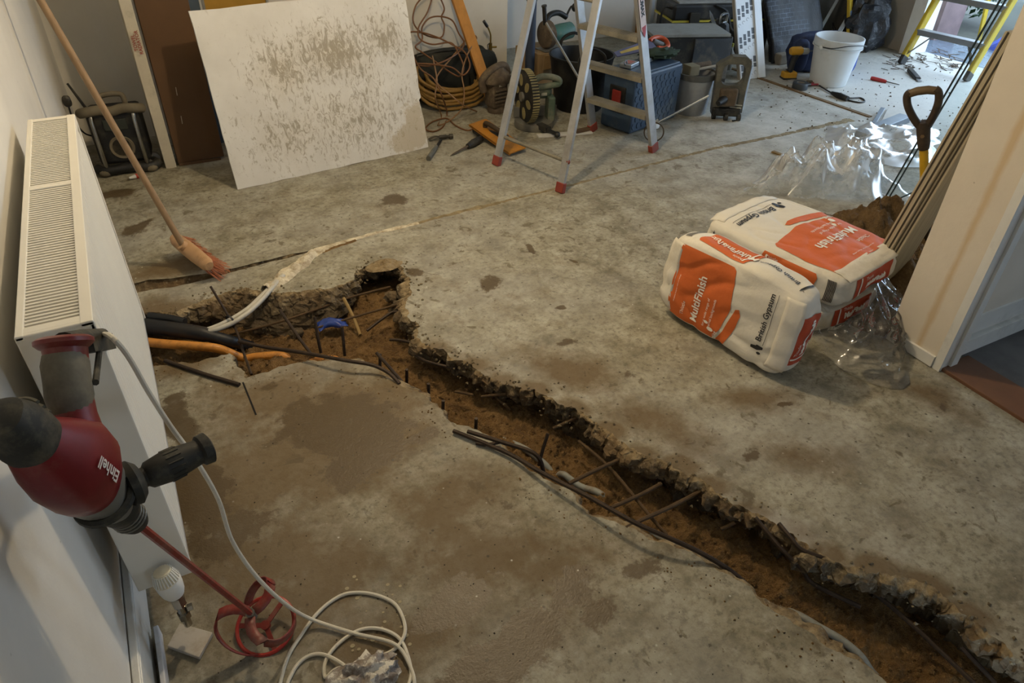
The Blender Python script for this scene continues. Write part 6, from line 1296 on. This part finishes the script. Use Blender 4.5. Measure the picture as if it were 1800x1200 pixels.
# ---- garden beyond the door
def garden():
    wall('ground_outside', [(6.66, 13, -3, 9, -.2, -.06)], M('garden_soil', '3a3a30', .9, var=.3))
    mb = MB(); mb.box((7.05, 3.2, -.03), (.75, 3.4, .06)); mb.build('wet_slab', M('wet_flagstone', '55606c', .25, var=.25, scale=3), bevel=.01, label='wet blue grey stone slab outside the garden door', cat='paving slab')
    mb = MB(); mb.box((7.3, 4.75, .6), (.35, .28, 1.4)); mb.build('brick_pier', M('pink_brick', '7d6a68', .85, var=.15), label='pinkish masonry pier outside the garden door', cat='pier')
    LF = M('leaf_green', '2c4a28', .45, var=.5, scale=3.); rnd = random.Random(9)
    def bush(name, c, r, n, label):
        t = thing(name, label, 'bush', loc=(c[0], c[1], -.06)); mb = MB()
        for i in range(n):
            u = V((rnd.gauss(0, 1), rnd.gauss(0, 1), rnd.gauss(0, 1))).normalized() * rnd.uniform(.55, 1.0); p = V((u.x * r[0], u.y * r[1], r[2] + u.z * r[2])); s = rnd.uniform(.03, .06)
            T = tr(*p) @ Matrix.Rotation(rnd.uniform(0, 6.28), 4, 'Z') @ Matrix.Rotation(rnd.uniform(-1.1, 1.1), 4, 'X') @ Matrix.Rotation(rnd.uniform(-.9, .9), 4, 'Y'); mb.add([(-s * .45, 0, 0), (0, -s, -.008), (s * .45, 0, 0), (0, s, -.008)], [(0, 1, 2), (0, 2, 3)], T)
        mb.build('leaves', LF, t, kind='stuff'); mb = MB()
        for k in range(5): a = rnd.uniform(0, 6.28); mb.tube([(0, 0, 0), (.2 * r[0] * math.cos(a), .2 * r[1] * math.sin(a), r[2]), (.5 * r[0] * math.cos(a), .5 * r[1] * math.sin(a), r[2] * 1.6)], [.025, .018, .006], 6)
        mb.build('stems', M('stem_brown', '2b2219', .9), t, kind='stuff')
    bush('garden_bush', (8.3, 5.45), (.6, .8, .62), 3200, 'dark leafy shrub seen through the yellow ladder, left')
    bush('garden_bush', (8.6, 3.8), (.6, .8, .6), 3200, 'dark leafy shrub seen behind the glass sheet, middle')
    bush('garden_bush', (8.6, 2.15), (.6, .8, .58), 2600, 'dark leafy shrub furthest right behind the glass sheet')
    bush('garden_bush', (10.0, 4.6), (.7, 1.6, .62), 2600, 'taller dark shrub at the back of the garden')
    g = V((7.55, 4.02, -.06)); t = thing('blue_tarp', 'folded bright blue tarpaulin lying outside the garden door', 'tarpaulin', loc=g); mb = MB(); mb.add([(-.3, -.2, 0), (.25, -.25, 0), (.3, .2, 0), (-.25, .25, 0), (-.12, -.1, .30), (.12, -.06, .36), (.1, .1, .22), (-.1, .12, .18)], [(0, 1, 5, 4), (1, 2, 6, 5), (2, 3, 7, 6), (3, 0, 4, 7), (4, 5, 6, 7)]); mb.build('tarp_body', M('tarp_blue', '1f3fa8', .4, var=.15), t)
garden()
# ================================================================== in the trench
RUST = M('rusty_bar', '3a2e24', .6, .4, var=.35, scale=30); MUD = M('mud_coated_bar', '4d3a22', .8, var=.25, scale=25); TAN = M('tan_root', '8a7246', .8, var=.2)
def barset():
    B = [('rusty reinforcing bar standing tall across the white pipes', [(370, 503, .10), (404, 560, -.02), (417, 585, -.05), (428, 619, -.07), (442, 658, -.09)], .0042, RUST),
     ('rusty bar lying flat on the slab corner near the radiator', [(290, 634, .006), (361, 658, .008), (421, 676, .006)], .0065, RUST),
     ('bar sloping out of the trench beside the muddy pipe', [(492, 545, .02), (528, 597, -.05), (547, 622, -.09)], .0052, RUST),
     ('upright bar stub left of the blue plastic scrap', [(553, 557, .03), (558, 590, -.04), (564, 620, -.11)], .005, RUST),
     ('upright bar stub right of the blue plastic scrap', [(601, 574, .02), (606, 625, -.10)], .005, RUST),
     ('long bent bar along the near edge of the trench head', [(420, 600, -.05), (467, 610, -.01), (528, 619, .03), (611, 634, .045), (653, 641, .035), (683, 655, .02), (702, 674, .0)], .0058, RUST),
     ('bar bent upward at the inner corner of the trench', [(662, 620, .03), (684, 645, .01), (706, 670, -.02)], .0052, RUST),
     ('short upright stub at the inner corner of the trench', [(668, 622, .03), (668, 652, -.04)], .005, RUST),
     ('long mud coated bar along the far side of the trench head', [(383, 594, -.09), (500, 563, -.065), (611, 524, -.05), (686, 504, -.05)], .005, MUD),
     ('mud coated bar crossing the trench head above the blue scrap', [(558, 576, -.07), (640, 552, -.06), (706, 533, -.05)], .005, MUD),
     ('pale tan root hanging from the far trench edge', [(604, 524, -.03), (619, 553, -.06), (633, 588, -.11)], .006, TAN),
     ('grey bar hooked over the right wall of the trench head', [(645, 581, -.07), (672, 560, -.05), (692, 548, -.04), (710, 552, -.04)], .005, RUST),
     ('short grey bar poking from the right trench wall', [(685, 597, -.05), (705, 598, -.045), (736, 605, -.04)], .005, RUST),
     ('bent bar poking out below the crumbled trench corner', [(729, 622, -.05), (750, 635, -.04), (802, 648, -.04)], .005, RUST),
     ('first upright stub along the near trench edge', [(715, 649, -.0), (715, 676, -.08)], .005, RUST),
     ('second upright stub along the near trench edge', [(753, 674, .01), (754, 700, -.06)], .005, RUST),
     ('third upright stub along the near trench edge', [(779, 704, .03), (778, 735, -.05)], .005, RUST),
     ('fourth upright stub along the near trench edge', [(837, 735, .03), (836, 762, -.05)], .005, RUST),
     ('short mud coated bar end under the far trench edge', [(800, 688, -.07), (832, 694, -.06)], .005, MUD),
     ('bar crossing another beneath the far trench edge', [(846, 697, -.06), (890, 692, -.04)], .005, MUD),
     ('bar slanting down beneath the far trench edge', [(846, 676, -.04), (897, 720, -.10)], .005, MUD),
     ('short bar end poking from the dark hollow under the slab', [(972, 753, -.07), (1014, 734, -.04)], .006, MUD),
     ('upright bar tied to the bent bar at mid trench', [(963, 762, .0), (954, 790, -.05), (947, 818, -.10)], .005, RUST),
     ('longest bar, bowed along the near edge of the trench', [(797, 757, .012), (850, 778, .014), (900, 800, .016), (953, 831, .03), (1033, 872, .05), (1113, 917, .06), (1180, 947, .05), (1233, 972, .025), (1284, 1003, -.01), (1320, 1034, -.04)], .0058, RUST),
     ('bent bar hooked down into the middle of the trench', [(822, 758, .02), (883, 777, .022), (930, 792, .015), (948, 806, -.0), (955, 828, -.05)], .0058, RUST),
     ('short bar bridging the two bent bars at the trench edge', [(837, 779, .008), (858, 781, .012), (880, 776, .016)], .005, RUST),
     ('first of three mud coated bars bridging the trench', [(999, 850, -.0), (1052, 824, -.02), (1108, 799, -.03)], .0062, MUD),
     ('second of three mud coated bars bridging the trench', [(1074, 892, -.01), (1120, 872, -.03), (1162, 850, -.04)], .0062, MUD),
     ('third of three mud coated bars bridging the trench', [(1100, 928, -.005), (1127, 914, -.015), (1180, 890, -.03), (1237, 860, -.035)], .0066, MUD),
     ('mud coated bar running along beneath the bridging bars', [(1017, 775, -.06), (1071, 821, -.05), (1140, 904, -.04), (1172, 940, -.05)], .0055, MUD),
     ('short curved bar end near the widest part of the trench', [(1268, 930, -.08), (1292, 918, -.05)], .006, MUD),
     ('dark bar lying on the broken slab edge and dropping in', [(1328, 910, .0), (1372, 963, -.02), (1409, 1000, -.05), (1430, 1026, -.07), (1512, 1066, -.09)], .0055, RUST),
     ('dark bar curved along the top of the broken slab edge', [(1369, 920, .008), (1390, 945, .004), (1415, 969, -.004), (1495, 994, -.01), (1560, 1014, -.014), (1620, 1038, -.02)], .0055, RUST),
     ('long thin bar deep in the right end of the trench', [(1516, 1024, -.06), (1568, 1067, -.08), (1617, 1110, -.09), (1678, 1168, -.10), (1712, 1200, -.10)], .0052, RUST),
     ('thin bar at the extreme right end of the trench', [(1690, 1137, -.08), (1750, 1200, -.10)], .005, RUST)]
    for lab, pts, r, m in B:
        P_ = [F(x, y, z) for x, y, z in pts]; mb = MB(); mb.tube(crom(P_, 6), r * (1.05 if m is MUD else 1.25), 8); mb.build('rebar' if m is not TAN else 'root', m, smooth=True, label=lab, cat='bar' if m is not TAN else 'root')
barset()
def pipes():
    sz = lambda px, py, o: (lambda p: V((p.x, p.y, soil_z(p.x, p.y) + o)))(F(px, py, -.12))
    OR = M('orange_pipe', 'c4853a', .45, var=.1, scale=14, dirt='4a3010', damt=.3, dscale=26); BK = M('black_pipe', '14161a', .5, var=.2, dirt='3a2c18', damt=.2); WP = M('white_pipe', 'b5b2a8', .4, var=.06, dirt='7a6a4c', damt=.2); GP = M('grey_pipe', '8f938f', .5, var=.1, dirt='6a4e26', damt=.35, dscale=18)
    pts = [F(225, 596, -.04), F(275, 603, -.045), (F(340, 608, -.055)), F(385, 613, -.075), sz(425, 621, -.012), sz(450, 620, -.008), sz(495, 618, -.006), sz(520, 622, -.028), sz(560, 622, -.010), sz(590, 624, -.010), sz(620, 634, -.035), sz(655, 655, -.02), sz(672, 662, -.004), sz(696, 680, -.004), sz(715, 695, -.035)]
    mb = MB(); mb.tube(crom(pts, 5), .0185, 14); mb.build('orange_pipe', OR, smooth=True, label='muddy orange pipe in the trench under the radiator', cat='pipe')
    t = thing('black_pipe', 'black insulated pipe coming from under the radiator', 'pipe', loc=F(300, 575, -.06)); mb = MB(); mb.tube(crom([F(215, 566, -.02), F(270, 574, -.02), F(320, 581, -.025), F(360, 588, -.04), F(405, 600, -.08), F(450, 612, -.18)], 5), [.032] * 16 + [.026] * 10, 14); mb.build('pipe_sleeve', BK, t, world=True, smooth=True)
    mb = MB(); mb.tube([F(262, 556, -.0), F(300, 560, -.0), F(325, 566, -.005)], .018, 10); mb.build('inner_pipe', BK, t, world=True, smooth=True)
    for k, o in enumerate((0, 7)):
        t = thing('white_pipe', ('upper of the pair of white plastic pipes rising from the trench', 'lower of the pair of white plastic pipes rising from the trench')[k], 'pipe', loc=F(400, 565, -.05), group='pair of white pipes')
        P_ = [F(346, 583 + o * .3, -.03), F(372, 577 + o * .6, -.025), F(405, 562 + o, -.02), F(435, 543 + o, -.01), F(460, 520 + o, .0), F(478, 502 + o * .6, .010), F(498, 484, .012)]; mb = MB(); mb.tube(crom(P_, 6), .0105, 10); mb.build('pipe_run', WP, t, world=True, smooth=True)
        if k == 0: mb = MB(); mb.blob(F(346, 583, -.022), (.018, .018, .018), 14, 10); mb.build('blue_end_cap', M('cap_blue', '3b4a78', .4), t, world=True, smooth=True)
    mb = MB(); a = F(404, 561, -.012); d = (F(420, 552) - F(390, 570)).normalized(); M2 = Matrix.Translation(a + V((0, 0, -.004))) @ V((d.x, d.y, .05)).to_track_quat('Z', 'Y').to_matrix().to_4x4(); mb.lathe([(.020, -.004), (.023, -.004), (.023, .004), (.020, .004), (.020, -.004)], 18, M2); mb.build('pipe_tie', BLK, smooth=True, label='black tie around the pair of white pipes', cat='tie')
    P_ = []
    for (x, y, o) in ((880, 762, -.02), (925, 790, .004), (958, 810, .003), (978, 823, -.014), (990, 829, .006), (1020, 846, .009), (1052, 864, .006), (1080, 884, -.02), (1120, 910, -.02), (1165, 936, .0), (1195, 953, .004), (1225, 970, .0), (1270, 996, -.022), (1350, 1042, -.02), (1405, 1076, .0), (1440, 1098, .003), (1480, 1122, .007), (1515, 1148, .004), (1545, 1172, -.006), (1600, 1215, -.02)): P_.append(sz(x, y, o))
    mb = MB(); mb.tube(crom(P_, 5), .012, 10); mb.build('grey_pipe', GP, smooth=True, label='pale plastic pipe half buried along the trench soil', cat='pipe')
    g = F(584, 578, -.10); mb = MB(); mb.sheet(lambda u, v: g + V(((u - .5) * .12, (v - .5) * .065 + .015 * math.sin(u * 5), .026 + .022 * math.sin(u * PI) * math.sin(v * PI) + .012 * noise.noise(V((u * 4, v * 4, 2))))), 14, 10); mb.build('blue_scrap', M('scrap_blue', '1d3a86', .4, var=.2, dirt='4a3a1c', damt=.2), smooth=True, solid=.002, label='bright blue plastic scrap lying on the trench soil', cat='scrap')
    # slot sawn into the near slab
    a, b = F(427, 672, .0), F(450, 729, .0); mb = MB(); mb.bar(a + V((0, 0, -.001)), b + V((0, 0, -.001)), .006, .004); mb.build('saw_cut', M('cut_black', '0c0b09', .9), FLOOR)
    def pks():
        for _ in range(80):
            x, y = rs.uniform(-.3, 1.9), rs.uniform(.1, 2.85)
            if dist_in(x, y) > .01: break
        return V((x, y, soil_z(x, y)))
    rs = random.Random(77); crumbs('soil_clods', 900, pks, .003, .010, SOIL, FLOOR)
    # lumps hanging in the trench corner
    rnd = random.Random(4)
    for i, (x, y, z, r) in enumerate(((690, 522, -.06, .035), (700, 540, -.08, .04), (560, 548, -.08, .03), (455, 575, -.1, .035), (520, 585, -.11, .03), (1300, 905, -.03, .02))):
        p = F(x, y, z); mb = MB(); mb.blob(p, (r, r * .9, r * .7), 14, 9, .5, 2.5, i * 3.); mb.build('clod', CRUMB, FLOOR, smooth=True)
pipes()
